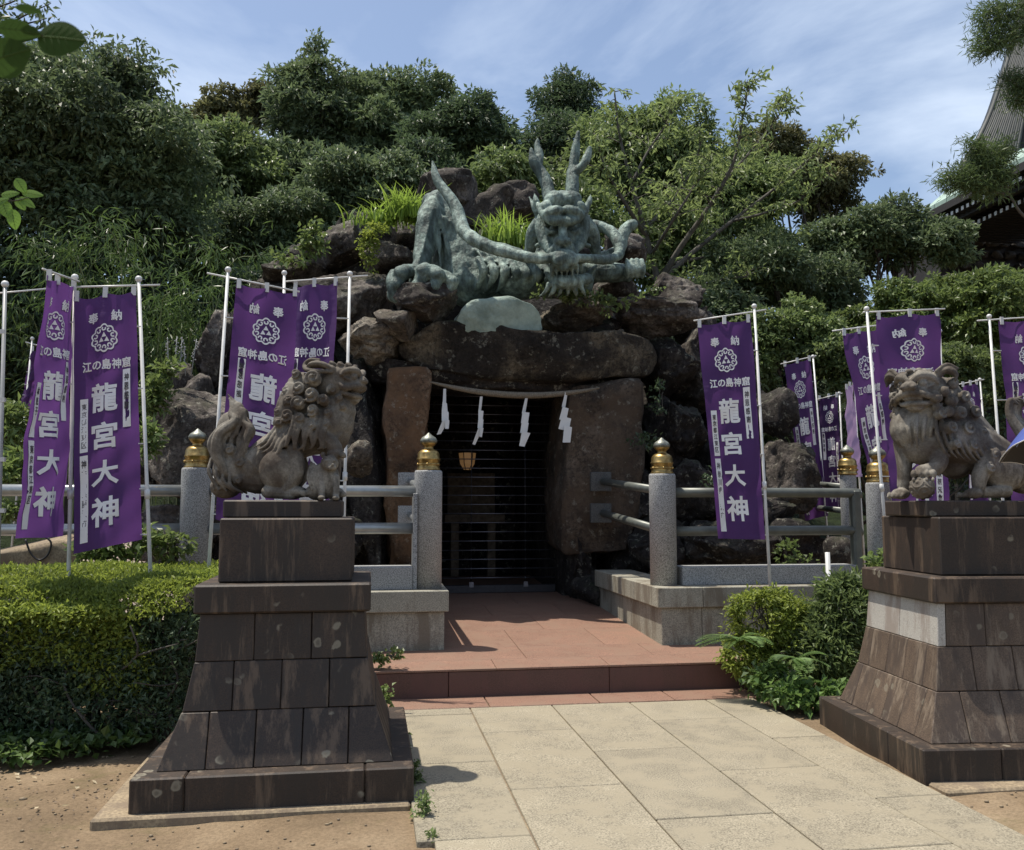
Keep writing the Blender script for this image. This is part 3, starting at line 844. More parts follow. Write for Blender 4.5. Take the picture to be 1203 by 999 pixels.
# side rocks of the passage and dark masses behind everything
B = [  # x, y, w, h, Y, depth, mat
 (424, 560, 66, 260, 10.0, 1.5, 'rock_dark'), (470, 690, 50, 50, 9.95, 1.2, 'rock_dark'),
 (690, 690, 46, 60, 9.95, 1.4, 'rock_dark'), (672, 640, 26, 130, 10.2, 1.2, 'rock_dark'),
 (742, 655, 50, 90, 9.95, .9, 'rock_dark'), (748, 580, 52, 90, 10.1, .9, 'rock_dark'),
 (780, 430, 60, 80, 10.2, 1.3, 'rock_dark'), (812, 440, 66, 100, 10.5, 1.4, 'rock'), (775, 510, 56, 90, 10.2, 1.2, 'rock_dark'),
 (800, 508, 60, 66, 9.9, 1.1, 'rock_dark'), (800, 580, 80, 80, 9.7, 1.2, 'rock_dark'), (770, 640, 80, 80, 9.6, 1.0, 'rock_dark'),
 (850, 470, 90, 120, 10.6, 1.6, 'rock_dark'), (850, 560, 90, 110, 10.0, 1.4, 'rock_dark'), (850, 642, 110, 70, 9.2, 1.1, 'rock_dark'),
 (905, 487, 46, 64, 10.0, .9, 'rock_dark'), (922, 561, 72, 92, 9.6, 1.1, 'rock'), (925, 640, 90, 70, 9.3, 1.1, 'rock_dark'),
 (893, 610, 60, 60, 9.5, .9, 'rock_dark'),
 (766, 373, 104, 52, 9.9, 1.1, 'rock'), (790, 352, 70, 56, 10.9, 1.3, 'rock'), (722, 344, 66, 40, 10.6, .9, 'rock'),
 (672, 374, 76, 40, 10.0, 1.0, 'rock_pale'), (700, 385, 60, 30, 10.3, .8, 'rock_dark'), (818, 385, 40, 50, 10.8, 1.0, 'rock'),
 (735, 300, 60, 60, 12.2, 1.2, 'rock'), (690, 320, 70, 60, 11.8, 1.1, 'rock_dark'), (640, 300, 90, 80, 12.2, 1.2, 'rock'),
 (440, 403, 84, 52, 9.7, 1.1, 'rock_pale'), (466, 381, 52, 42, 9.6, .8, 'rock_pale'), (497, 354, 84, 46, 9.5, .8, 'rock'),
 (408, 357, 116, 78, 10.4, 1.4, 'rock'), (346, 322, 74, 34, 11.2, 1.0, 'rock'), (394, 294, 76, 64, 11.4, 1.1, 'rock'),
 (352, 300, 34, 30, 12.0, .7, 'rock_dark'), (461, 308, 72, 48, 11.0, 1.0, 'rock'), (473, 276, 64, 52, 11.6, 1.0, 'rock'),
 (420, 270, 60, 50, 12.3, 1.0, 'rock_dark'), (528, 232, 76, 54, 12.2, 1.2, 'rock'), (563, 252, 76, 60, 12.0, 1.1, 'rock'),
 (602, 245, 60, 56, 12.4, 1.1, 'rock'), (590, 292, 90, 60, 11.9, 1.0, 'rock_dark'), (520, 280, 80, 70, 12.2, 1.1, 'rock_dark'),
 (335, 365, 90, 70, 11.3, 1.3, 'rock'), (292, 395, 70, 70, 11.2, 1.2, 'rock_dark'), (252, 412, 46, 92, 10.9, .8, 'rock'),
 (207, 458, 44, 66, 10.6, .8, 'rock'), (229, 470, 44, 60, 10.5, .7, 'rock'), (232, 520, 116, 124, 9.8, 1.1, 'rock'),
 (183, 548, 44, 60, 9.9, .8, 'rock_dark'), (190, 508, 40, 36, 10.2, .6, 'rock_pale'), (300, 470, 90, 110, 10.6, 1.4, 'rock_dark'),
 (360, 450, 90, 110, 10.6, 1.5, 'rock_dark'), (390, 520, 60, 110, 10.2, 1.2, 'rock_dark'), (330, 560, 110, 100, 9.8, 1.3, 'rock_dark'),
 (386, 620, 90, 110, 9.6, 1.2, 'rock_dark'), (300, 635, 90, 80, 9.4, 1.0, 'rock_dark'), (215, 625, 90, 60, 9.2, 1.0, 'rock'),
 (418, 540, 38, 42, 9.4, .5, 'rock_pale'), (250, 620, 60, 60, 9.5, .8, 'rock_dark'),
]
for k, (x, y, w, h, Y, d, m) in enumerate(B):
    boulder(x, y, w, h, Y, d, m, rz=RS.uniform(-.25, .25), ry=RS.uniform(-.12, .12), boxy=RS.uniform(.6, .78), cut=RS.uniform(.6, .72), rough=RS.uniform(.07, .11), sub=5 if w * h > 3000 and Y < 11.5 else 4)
o = boulder(985, 648, 34, 36, 8.9, .3, 'rock', None, 'round_stone', rough=.03, cut=.95)
tag(o, 'small round porous stone ball beneath the right hand railing', 'stone')
# hidden masses that close the mound
for (x0, x1, y0, y1, z0, z1) in ((-2.0, .35, 10.9, 13.5, -.2, 3.9), (2.75, 4.8, 11.0, 13.5, -.2, 3.6), (-1.3, 4.2, 11.4, 14.6, 3.3, 4.9), (.2, 3.6, 12.4, 14.6, 4.5, 5.5)):
    V, F = rock_mesh((x1 - x0, y1 - y0, z1 - z0), int(x0 * 10 + 50), 4, boxy=.5, facets=4, cut=.9, rough=.04)
    part('earth_core', V + np.array(((x0 + x1) / 2, (y0 + y1) / 2, (z0 + z1) / 2)), F, M['rock_dark'], gr)
# chamber behind the gate
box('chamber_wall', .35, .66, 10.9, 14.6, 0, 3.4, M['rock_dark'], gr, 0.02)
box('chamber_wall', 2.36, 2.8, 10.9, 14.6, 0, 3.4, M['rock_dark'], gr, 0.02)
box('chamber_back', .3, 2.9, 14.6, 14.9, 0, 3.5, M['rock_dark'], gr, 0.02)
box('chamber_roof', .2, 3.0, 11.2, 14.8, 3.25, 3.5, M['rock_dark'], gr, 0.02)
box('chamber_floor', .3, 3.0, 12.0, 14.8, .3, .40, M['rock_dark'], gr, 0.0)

# ------------------------------------------------------------------ gate with horizontal bars
GY = 11.25
gx0, gx1 = P(498, 600, GY).x, P(652, 600, GY).x
gz0, gz1 = P(575, 689, GY).z, P(575, 446, GY).z
gt = thing('barred_gate', 'closed dark steel gate of thin horizontal bars across the cave entrance', 'gate', ((gx0 + gx1) / 2, GY, zp(GY)))
box('bottom_rail', gx0, gx1, GY - .03, GY + .03, zp(GY), gz0 + .02, M['gate'], gt)
box('top_rail', gx0, gx1, GY - .03, GY + .03, gz1 - .02, gz1 + .05, M['gate'], gt)
nb = 22
bv = lathe([(.0075, 0), (.0075, 1.0)], 6)
for i in range(nb):
    z = gz0 + .05 + (gz1 - gz0 - .1) * (i + .5) / nb
    V, F = tube([(gx0, GY, z), (gx1, GY, z)], .0068, 8)
    part('bar', V, F, M['gate_bar'], gt)
for px in (554, 617):
    x = P(px, 560, GY).x
    V, F = tube([(x, GY + .014, gz0), (x, GY + .014, gz1)], .006, 8)
    rod = part('upright_rod', V, F, M['gate'], gt)
    for i in range(nb):
        z = gz0 + .05 + (gz1 - gz0 - .1) * (i + .5) / nb
        V, F = ell((x, GY, z), (.013, .013, .013), sub=1); part('joint_bead', V, F, M['gate_bar'], rod)
    box('latch', x - .03, x + .03, GY - .04, GY - .03, gz0 - .01, gz0 + .06, M['gate_bar'], gt, .003)
# lantern inside
lq = P(549, 541, 12.2)
ln = thing('hanging_lantern', 'small warm lit lantern glowing behind the barred gate', 'lantern', tuple(lq))
V, F = lathe([(.05, -.13), (.10, -.05), (.115, .05), (.12, .10)], 6, lq); part('lamp_glass', V, F, M['lamp'], ln, smooth=False)
V, F = lathe([(.14, .10), (.13, .12), (.03, .17), (.01, .2)], 6, lq); part('lamp_cap', V, F, M['gate'], ln, smooth=False)
mb = MB()
for a in np.arange(6) * math.pi / 3:
    c, s = math.cos(a), math.sin(a)
    V, F = tube([(lq.x + c * .053, lq.y + s * .053, lq.z - .13), (lq.x + c * .104, lq.y + s * .104, lq.z - .05), (lq.x + c * .125, lq.y + s * .125, lq.z + .1)], .006, 5); mb.add(V, F)
V, F = tube([(lq.x, lq.y, lq.z + .2), (lq.x, lq.y, 3.26)], .006, 5); mb.add(V, F)
mb.build('lamp_frame', M['gate'], ln)
# altar deep inside
al = thing('altar', 'dim wooden altar table standing in the dark chamber behind the gate', 'altar', (1.35, 13.4, .4))
for px in (534, 577):
    x = P(px, 640, 13.2).x
    box('leg', x - .06, x + .06, 13.15, 13.3, .4, 1.25, M['wood'], al)
xa, xb = P(522, 600, 13.2).x, P(592, 600, 13.2).x
box('table_top', xa, xb, 13.1, 13.7, 1.25, 1.37, M['wood'], al)
box('back_panel', xa + .08, xb - .08, 13.6, 13.66, 1.37, 2.0, M['wood'], al)

# ------------------------------------------------------------------ straw rope and paper streamers
def rope_pt(t):
    a = P(506, 449, 9.8); b = P(704, 456, 9.8)
    p = a.lerp(b, t); sag = .115 * 4 * t * (1 - t); p.z -= sag
    return p
rp_o = thing('straw_rope', 'sagging twisted straw rope hung across the cave entrance', 'rope', tuple(rope_pt(.5)))
for s in range(3):
    pts, rr = [], []
    for t in np.linspace(0, 1, 220):
        p = rope_pt(t); w = .005 + .017 * (4 * t * (1 - t)) ** .7
        a = t * 2 * math.pi * 24 + s * 2 * math.pi / 3
        pts.append((p.x, p.y + math.cos(a) * w * .8, p.z + math.sin(a) * w * .8)); rr.append(w)
    V, F = tube(pts, rr, 7)
    part('strand', V, F, M['rope'], rp_o)
labels = ['paper streamer nearest the left end of the rope, its tip folded to the left',
          'thin paper streamer hanging second from the left on the rope',
          'zigzag paper streamer hanging third from the left, right of the rope centre',
          'broadest paper streamer, rightmost on the rope, in front of the brown pillar']
def shide(i, top, segs):
    """folded paper zigzag; segs are outline quads in photo positions"""
    Y = 9.77
    p0 = P(*top, Y)
    mb = MB()
    for k, q in enumerate(segs):
        yy = Y - .01 * (k % 2) - .012 * k
        c = [P(x, y, yy + (.025 if j in (1, 2) else 0)) for j, (x, y) in enumerate(q)]
        n = (c[1] - c[0]).cross(c[2] - c[0]).normalized() * .0012
        V = [v - n for v in c] + [v + n for v in c]
        mb.add([v[:] for v in V], [[0, 1, 2, 3], [7, 6, 5, 4], [0, 4, 5, 1], [1, 5, 6, 2], [2, 6, 7, 3], [3, 7, 4, 0]])
    o = mb.build('paper_streamer', M['paper'], None, smooth=False, loc=tuple(p0))
    tag(o, labels[i], 'paper streamer', 'paper streamers on the straw rope')
shide(0, (523, 457), [[(521, 457), (524, 457), (524, 476), (520, 478)], [(520, 472), (525, 474), (526, 486), (519, 484)], [(519, 484), (527, 484), (527, 497), (519, 495)], [(520, 494), (527, 494), (518, 510), (513, 511)], [(523, 494), (528, 494), (527, 504), (523, 504)]])
shide(1, (566, 466), [[(564, 466), (567, 466), (565, 484), (562, 484)], [(562, 482), (568, 483), (567, 494), (562, 493)], [(562, 493), (568, 493), (567, 504), (561, 503)], [(562, 503), (567, 504), (558, 523), (555, 522)], [(564, 503), (568, 503), (566, 514), (563, 513)]])
shide(2, (619, 468), [[(617, 468), (620, 468), (617, 486), (613, 486)], [(614, 484), (622, 485), (620, 498), (612, 497)], [(613, 496), (621, 497), (619, 510), (611, 509)], [(613, 507), (623, 509), (616, 525), (610, 524)]])
shide(3, (665, 461), [[(664, 461), (667, 461), (664, 479), (660, 478)], [(661, 478), (668, 480), (665, 495), (657, 493)], [(660, 489), (671, 492), (668, 507), (656, 504)], [(663, 500), (672, 502), (670, 520), (661, 520)]])
# ------------------------------------------------------------------ sculpture helper: many overlapping forms fused into one skin
class Sculpt(MB):
    def e(s, c, r, rot=(0, 0, 0), sub=3):
        if np.isscalar(r): r = (r, r, r)
        s.add(*ell(c, r, rot, sub)); return s
    def t(s, pts, radii, seg=10, n=5, flat=1.0):
        s.add(*tube(pts, radii, seg, n, True, flat))
        for p, r in ((pts[0], radii if np.isscalar(radii) else radii[0]), (pts[-1], radii if np.isscalar(radii) else radii[-1])):
            s.add(*ell(p, (r * .98,) * 3, sub=2))
        return s
    def snail(s, c, nrm, r, turns=1.45, flip=1, tr=None):
        """a carved spiral curl lying on a surface with normal nrm"""
        n = Vector(nrm).normalized(); a = n.orthogonal().normalized(); b = n.cross(a)
        pts = []; rr = []
        for t in np.linspace(0, 1, 24):
            ang = flip * t * turns * 2 * math.pi; q = r * (1 - t * .86)
            p = Vector(c) + a * math.cos(ang) * q + b * math.sin(ang) * q + n * (r * .55 * t)
            pts.append(p[:]); rr.append((tr or r * .21) * (1 + .1 * t))
        s.add(*tube(pts, rr, 8, 1))
        s.e((Vector(c) - n * r * .62)[:], r * .98, sub=2)
        return s
    def fuse(s, name, mat, parent, voxel, smooth=2, M4=None, noise=0.0, nscale=8):
        V, F = s.out()
        if M4 is not None:
            V = V @ np.array(M4.to_3x3()).T + np.array(M4.translation)
        me = np_mesh('tmp', V, F, None)
        o = bpy.data.objects.new('tmp', me); COL.objects.link(o)
        m = o.modifiers.new('r', 'REMESH'); m.mode = 'VOXEL'; m.voxel_size = voxel; m.use_smooth_shade = True
        if smooth:
            m = o.modifiers.new('s', 'SMOOTH'); m.factor = 0.5; m.iterations = smooth
        dg = bpy.context.evaluated_depsgraph_get()
        me2 = bpy.data.meshes.new_from_object(o.evaluated_get(dg))
        bpy.data.objects.remove(o); bpy.data.meshes.remove(me)
        nv = len(me2.vertices); co = np.empty(nv * 3); me2.vertices.foreach_get('co', co); co = co.reshape(-1, 3)
        if noise:
            nn = np.empty(nv * 3); me2.vertices.foreach_get('normal', nn); nn = nn.reshape(-1, 3)
            co = co + nn * (noise * fbm(co * nscale, 4, 3))[:, None]
        co = co - np.array(ORG[parent])
        me2.vertices.foreach_set('co', co.reshape(-1)); me2.update()
        me2.polygons.foreach_set('use_smooth', np.full(len(me2.polygons), True))
        me2.materials.clear(); me2.materials.append(mat)
        me2.name = name
        return link(name, me2, parent)

def view_frame(loc):
    """axes: x to the right as seen from the path, y away from the viewer, z up"""
    d = Vector((loc[0] - CAM.x, loc[1] - CAM.y, 0)).normalized()
    r = Vector((d.y, -d.x, 0))
    return Matrix(((r.x, d.x, 0, loc[0]), (r.y, d.y, 0, loc[1]), (0, 0, 1, loc[2]), (0, 0, 0, 1)))

# ------------------------------------------------------------------ left guardian lion, seen from its right side
def toes(s, L, c, r, d, dirn=1, n=4, spread=.022, yv=None):
    """paw: pad plus toes pointing along dirn; L local point (x, y, z)"""
    x, y, z = c
    s.e((x, y, z + r * .3), (r * 1.5, r * 1.3, r * .95))
    for k in range(n):
        o = (k - (n - 1) / 2) * spread * 1.15
        if yv is None:
            s.e((x + dirn * r * 1.25, y + o, z), (r * .62, r * .42, r * .6), sub=2)
            s.e((x + dirn * (r * 1.75), y + o, z - r * .25), (r * .22, r * .2, r * .25), sub=1)
        else:
            s.e((x + o + yv[0] * r * 1.1, y + yv[1] * r * 1.2, z), (r * .42, r * .62, r * .6), sub=2)
            s.e((x + o + yv[0] * r * 1.6, y + yv[1] * r * 1.8, z - r * .25), (r * .2, r * .22, r * .25), sub=1)

def left_lion():
    loc = P(337, 588, 5.4)
    loc = Vector((loc.x, loc.y, 1.53))
    f = 198.0
    lt = thing('guardian_lion_statue', 'grey stone guardian lion in profile with curled mane, resting its paw on a cub', 'statue', tuple(loc))
    box('statue_base', loc.x - .325, loc.x + .325, loc.y - .24, loc.y + .24, 1.4335, 1.532, M['pedestal'], lt, 0.008)
    def L(px, py, y=0.0): return ((px - 337) / f, y, (588 - py) / f)
    s = Sculpt()
    # trunk
    s.t([L(302, 550), L(322, 532), L(350, 514), L(380, 500), L(392, 482)], [.12, .118, .125, .155, .125], 16)
    s.t([L(290, 560), L(312, 560), L(340, 552)], [.09, .10, .04], 14)
    s.e(L(386, 505), (.12, .14, .15)); s.e(L(398, 490), (.075, .11, .12))
    for sg in (-1, 1):
        y = sg * .12
        s.e(L(330, 552, y), (.115, .07, .125), (0, .35, 0))           # thigh
        s.t([L(345, 530, y), L(350, 556, y * 1.15), L(338, 575, y * 1.1)], [.05, .05, .035])
        s.t([L(318, 578, y * 1.05), L(345, 580, y * 1.1)], [.04, .034])
        toes(s, L, L(350, 580, y * 1.12), .034, 0)
        s.e(L(372, 508, y * .95), (.075, .05, .1), (0, -.3, 0))        # shoulder
    # far foreleg straight down, near foreleg bent on to the cub
    s.t([L(384, 520, .10), L(390, 550, .11), L(386, 578, .11)], [.055, .042, .04])
    toes(s, L, L(392, 580, .11), .034, 0)
    s.t([L(376, 512, -.11), L(392, 528, -.13), L(390, 538, -.14)], [.055, .046, .04])
    toes(s, L, L(394, 536, -.15), .030, 0)
    # cub
    s.e(L(382, 565, -.15), (.085, .06, .11)); s.e(L(374, 578, -.14), (.07, .06, .05))
    s.e(L(387, 546, -.185), (.052, .05, .048)); s.e(L(390, 551, -.23), (.026, .022, .017)); s.e(L(391, 548, -.25), .010, sub=2)
    for q in (-8, 8):
        s.e(L(387 + q, 536, -.17), (.016, .012, .018), sub=2); s.e(L(388 + q * .55, 543, -.228), .0085, sub=2)
        s.t([L(386 + q, 562, -.19), L(387 + q, 574, -.21), L(387 + q, 584, -.22)], [.024, .02, .02])
        s.e(L(387 + q, 585, -.24), (.022, .028, .016), sub=2)
    for k in range(4):
        s.t([L(366 + k * 3, 545 + k * 2, -.15 - .008 * k), L(363 + k * 4, 562, -.19), L(368 + k * 4, 576, -.2)], [.01, .009, .006], 6)
    # head, turned a little to the viewer
    hd = Vector(L(396, 450)); RZ = Matrix.Rotation(rad(-24), 3, 'Z')
    def H(a, b, c): return tuple(hd + RZ @ Vector((a, b, c)))         # a forward, b to its left, c up
    rz = rad(-24)
    s.e(H(-.03, 0, .0), (.125, .125, .125)); s.e(H(.02, 0, .055), (.095, .105, .065), (0, .1, rz))
    s.e(H(.085, 0, -.005), (.07, .078, .048), (0, 0, rz)); s.e(H(.075, 0, -.075), (.062, .066, .024), (0, 0, rz))
    s.e(H(.09, 0, -.098), (.035, .04, .022), (0, 0, rz)); s.e(H(.147, 0, .022), (.022, .038, .022), (0, 0, rz))
    for sg in (-1, 1):
        s.e(H(.158, sg * .024, .014), (.014, .017, .014), sub=2)                                 # nostril
        s.t([H(.14, sg * .018, -.012), H(.125, sg * .06, -.022), H(.07, sg * .088, -.03), H(.035, sg * .095, -.005)], [.018, .02, .02, .014], 8)   # upper lip
        s.t([H(.125, sg * .015, -.078), H(.10, sg * .055, -.075), H(.05, sg * .08, -.06)], [.016, .016, .014], 8)     # lower lip
        s.e(H(.112, sg * .052, .036), .024, sub=2)                                                 # eye
        s.t([H(.135, sg * .016, .052), H(.122, sg * .05, .075), H(.08, sg * .088, .07), H(.055, sg * .1, .045)], [.016, .021, .018, .01], 8)   # brow
        s.t([H(.12, sg * .03, .022), H(.10, sg * .065, .014), H(.07, sg * .088, .03)], [.009, .011, .008], 8)
        for k in range(3):
            s.snail(H(.075 - .045 * k, sg * (.05 + .018 * k), .112 + .004 * k), (.3, sg * .5, 1), .021, flip=sg)
        s.snail(H(.0, sg * .118, -.045), (0.3, sg, 0), .03, flip=sg); s.snail(H(.045, sg * .105, -.095), (0.3, sg, -.2), .024, flip=-sg)
        # ear: broad curled flap swept back
        s.t([H(-.01, sg * .10, .075), H(-.05, sg * .125, .10), H(-.11, sg * .135, .105), H(-.15, sg * .13, .085)], [.03, .042, .040, .020], 10, flat=.5)
        s.t([H(.0, sg * .12, .06), H(-.04, sg * .155, .06), H(-.10, sg * .165, .065), H(-.15, sg * .15, .075), H(-.175, sg * .12, .11), H(-.14, sg * .12, .138), H(-.08, sg * .12, .135)], [.010, .013, .014, .014, .014, .012, .01], 8)
    s.e(H(.11, 0, -.04), (.03, .05, .012), (0, 0, rz))
    # mane: rows of snail curls and long strands
    curls = [(366, 447, .135, .040), (364, 466, .14, .038), (378, 472, .135, .03), (349, 458, .115, .034), (350, 476, .135, .036), (366, 484, .145, .032),
             (339, 473, .09, .030), (337, 490, .12, .033), (352, 494, .14, .030), (383, 487, .13, .026), (328, 498, .10, .026)]
    for k, (px, py, y, r) in enumerate(curls):
        for sg in (-1, 1):
            s.snail(L(px, py, sg * (y + .018)), (-.15, sg, .15), r * 1.18, flip=1 if k % 2 else -1)
    s.t([L(352, 455), L(345, 478), L(338, 500)], [.10, .115, .10], 14)
    rs = np.random.RandomState(3)
    for sg in (-1, 1):
        for k in range(9):
            x0 = 345 + k * 5.0; y0 = 494 + 2 * math.sin(k)
            s.t([L(x0, y0, sg * .15), L(x0 - 3 - (k % 3), y0 + 16, sg * .172), L(x0 - 7 + (k % 2) * 4, y0 + 31, sg * .168), L(x0 - 12 + (k % 3) * 4, y0 + 40 - abs(k - 4) * 2, sg * .155)], [.011, .013, .011, .004], 6)
        for k in range(5):
            s.t([L(335 + 3 * k, 488 + 4 * k, sg * (.06 + .02 * k)), L(322 + 3 * k, 506 + 4 * k, sg * (.08 + .02 * k)), L(312 + 4 * k, 520 + 4 * k, sg * (.10 + .016 * k)), L(300 + 5 * k, 528 + 3 * k, sg * (.11 + .01 * k))], [.012, .013, .011, .004], 6)
        for k in range(6):                                             # chest hair
            s.t([L(404 - k * 2, 480 + k * 4, sg * (.05 + .012 * k)), L(410 - k * 3, 495 + k * 4, sg * (.06 + .012 * k)), L(403 - k * 3, 510 + k * 3, sg * (.08 + .01 * k))], [.008, .011, .005], 6)
    for sg in (-1, 1):
        for (px, py, y, r) in ((345, 440, .085, .03), (334, 460, .06, .03), (325, 484, .07, .026), (382, 500, .16, .026), (400, 478, .12, .022), (366, 502, .17, .028)):
            s.snail(L(px, py, sg * y), (-.3, sg, .3), r, flip=1)
    # backbone ridge
    for k in range(9):
        s.e(L(328 - k * 4.6, 500 + k * 5.2), .022, sub=2)
    # tail: curled roots and a tall flame, grooved along its sides
    for sg in (-1, 1):
        for k in range(5):
            s.t([L(262 + k * 7, 548, sg * .07), L(250 + k * 8, 525 - k, sg * .065), L(260 + k * 7, 505, sg * .06), L(276 + k * 3, 492 - k * 2, sg * .045), L(270 + k * 3, 472 + k * 2, sg * .02)], [.012, .014, .013, .010, .004], 7)
    for sg in (-1, 1):
        for (px, py, y, r) in ((273, 530, .075, .038), (285, 545, .085, .036), (263, 549, .07, .034), (264, 570, .06, .045), (284, 565, .08, .03)):
            s.snail(L(px, py, sg * y), (-.2, sg, .1), r, flip=-1)
    s.e(L(272, 510), (.085, .05, .13), (0, -.1, 0)); s.e(L(278, 488), (.05, .04, .08)); s.e(L(275, 552), (.115, .09, .125)); s.e(L(268, 572), (.09, .075, .07))
    for k in range(7):
        y = (k - 3) * .026; o = abs(k - 3)
        s.t([L(268, 555, y), L(255 + o * 1.5, 532, y * 1.2), L(262 + k, 512, y * 1.2), L(281 - o, 497, y), L(279 - o * 2.0, 480 + o * 3, y * .7), L(267 + o * 1.5, 464 + o * 5, y * .4)], [.03, .034, .03, .026, .02, .004], 8)
    for k in range(6):
        y = (k - 2.5) * .03
        s.t([L(282, 545, y), L(290 - k, 522, y), L(294, 505, y * .9), L(284, 486 + abs(k - 2.5) * 3, y * .6), L(280, 478, y * .4)], [.024, .025, .022, .013, .004], 8)
    for sg in (-1, 1):
        for k in range(4):
            s.t([L(253 + k * 7, 540 + k * 4, sg * .08), L(252 + k * 8, 556 + k * 5, sg * .1), L(262 + k * 9, 576 + k, sg * .085)], [.007, .012, .008], 6)
    M4 = Matrix.Translation(loc)
    s.fuse('body', M['statue'], lt, .005, 1, M4)

def right_lion():
    loc = P(1120, 596, 5.3)
    loc = Vector((PRX - .02, PRY, 1.53))
    lt = thing('guardian_lion_statue', 'grey stone guardian lion facing the viewer with its paw on a carved ball', 'statue', tuple(loc))
    box('statue_base', loc.x - .36, loc.x + .36, loc.y - .26, loc.y + .26, 1.4335, 1.532, M['pedestal'], lt, 0.008)
    F4 = view_frame(loc) @ Matrix.Translation((.06, 0, 0)) @ Matrix.Scale(1.06, 4)
    f = 179.0
    cx = 1136.0
    def L(px, py, y=0.0): return ((px - cx) / f, y, (594 - py) / f)
    s = Sculpt()
    # trunk runs to the right and away
    s.t([L(1092, 520, -.13), L(1118, 525, -.06), L(1150, 542, .06), L(1175, 560, .15)], [.15, .17, .15, .13], 16)
    s.e(L(1090, 515, -.16), (.15, .13, .15)); s.e(L(1100, 500, -.12), (.15, .15, .13))
    s.e(L(1168, 562, .0), (.12, .09, .13), (0, -.3, .4)); s.e(L(1188, 565, .2), (.11, .09, .12))
    s.t([L(1160, 545, -.06), L(1150, 566, -.12), L(1148, 580, -.14)], [.055, .05, .036]); s.t([L(1172, 584, -.04), L(1150, 585, -.12)], [.04, .034])
    toes(s, L, L(1143, 588, -.17), .034, 0, yv=(-.9, -.5))
    s.e(L(1124, 556, -.02), (.09, .10, .08)); s.e(L(1100, 535, -.17), (.14, .11, .12))
    # front legs
    s.t([L(1112, 535, -.18), L(1112, 556, -.26), L(1101, 563, -.30)], [.062, .05, .042])
    s.e(L(1099, 562, -.31), (.05, .05, .035))
    for k in range(4):
        s.e(L(1090 + k * 6.2, 566, -.345), (.019, .03, .028), sub=2); s.e(L(1090 + k * 6.2, 572, -.37), (.012, .012, .014), sub=1)
    s.t([L(1076, 530, -.13), L(1077, 556, -.16), L(1076, 578, -.16)], [.06, .045, .042])
    toes(s, L, L(1073, 588, -.2), .036, 0, yv=(-.5, -.8))
    # head faces the viewer, a little to the left
    hd = Vector(L(1097, 476, -.19)); RZ = Matrix.Rotation(rad(-90 - 16), 3, 'Z'); rz = rad(-106)
    def H(a, b, c): return tuple(hd + RZ @ Vector((a, b, c)))
    s.e(H(-.03, 0, .0), (.15, .15, .13)); s.e(H(.02, 0, .06), (.10, .13, .065), (0, .1, rz))
    s.e(H(.09, 0, -.012), (.08, .092, .046), (0, 0, rz)); s.e(H(.075, 0, -.082), (.07, .085, .026), (0, 0, rz))
    s.e(H(.09, 0, -.105), (.04, .05, .022), (0, 0, rz))
    s.e(H(.165, 0, .02), (.025, .05, .026), (0, 0, rz)); s.t([H(.15, 0, .03), H(.12, 0, .06)], [.022, .018])
    for sg in (-1, 1):
        s.e(H(.178, sg * .032, .010), (.018, .022, .017), sub=2)
        s.t([H(.158, sg * .018, -.022), H(.14, sg * .065, -.028), H(.09, sg * .105, -.042), H(.045, sg * .118, -.012)], [.019, .021, .021, .014], 8)
        s.t([H(.14, sg * .015, -.085), H(.11, sg * .065, -.083), H(.06, sg * .095, -.07)], [.015, .015, .013], 8)
        s.e(H(.115, sg * .06, .037), (.027, .03, .024), sub=2)
        s.t([H(.15, sg * .016, .052), H(.138, sg * .055, .082), H(.09, sg * .10, .075), H(.055, sg * .125, .04)], [.017, .024, .02, .012], 8)
        s.t([H(.135, sg * .03, .018), H(.11, sg * .075, .010), H(.075, sg * .105, .028)], [.009, .012, .009], 8)
        s.t([H(.125, sg * .03, .10), H(.11, sg * .06, .106), H(.08, sg * .095, .098)], [.01, .013, .009], 8)
        s.t([H(.02, sg * .12, .10), H(-.0, sg * .165, .115), H(-.01, sg * .20, .09), H(-.0, sg * .205, .055)], [.03, .048, .036, .010], 10, flat=.5)
        s.t([H(.05, sg * .115, .11), H(.02, sg * .165, .145), H(-.01, sg * .215, .12)], [.010, .013, .008], 8)
        s.snail(H(.07, sg * .125, -.055), (0.6, sg, 0), .028, flip=sg); s.snail(H(.02, sg * .15, -.015), (0.3, sg, 0), .033, flip=-sg)
        s.snail(H(.04, sg * .12, -.11), (0.6, sg * .7, -.2), .03, flip=-sg); s.snail(H(-.02, sg * .165, -.07), (0.1, sg, 0), .036, flip=sg)
        s.snail(H(-.04, sg * .17, .035), (-.1, sg, .2), .033, flip=sg)
        s.snail(H(-.0, sg * .16, -.135), (0.2, sg, 0), .034, flip=-sg); s.snail(H(-.06, sg * .17, -.14), (-.2, sg, 0), .038, flip=sg)
        for k in range(3):
            s.e(H(.085 - .05 * k, sg * (.028 + .01 * k), .118), (.024, .024, .018), sub=2)
    s.e(H(.12, 0, -.055), (.03, .06, .008), (0, 0, rz))
    # mane running down the shoulder and back
    for k, (px, py, y, r) in enumerate(((1134, 500, -.20, .045), (1142, 518, -.17, .042), (1126, 516, -.26, .04), (1148, 500, -.09, .042), (1118, 502, -.29, .034), (1154, 522, -.08, .038), (1138, 482, -.14, .042), (1146, 536, -.16, .032), (1130, 534, -.25, .032), (1164, 545, -.10, .03), (1128, 466, -.14, .036), (1160, 560, -.14, .034))):
        s.snail(L(px, py, y), (.8, -.7, .25), r, flip=1 if k % 2 else -1)
    s.t([L(1112, 480, -.08), L(1130, 505, .0), L(1150, 528, .06)], [.13, .12, .10], 14)
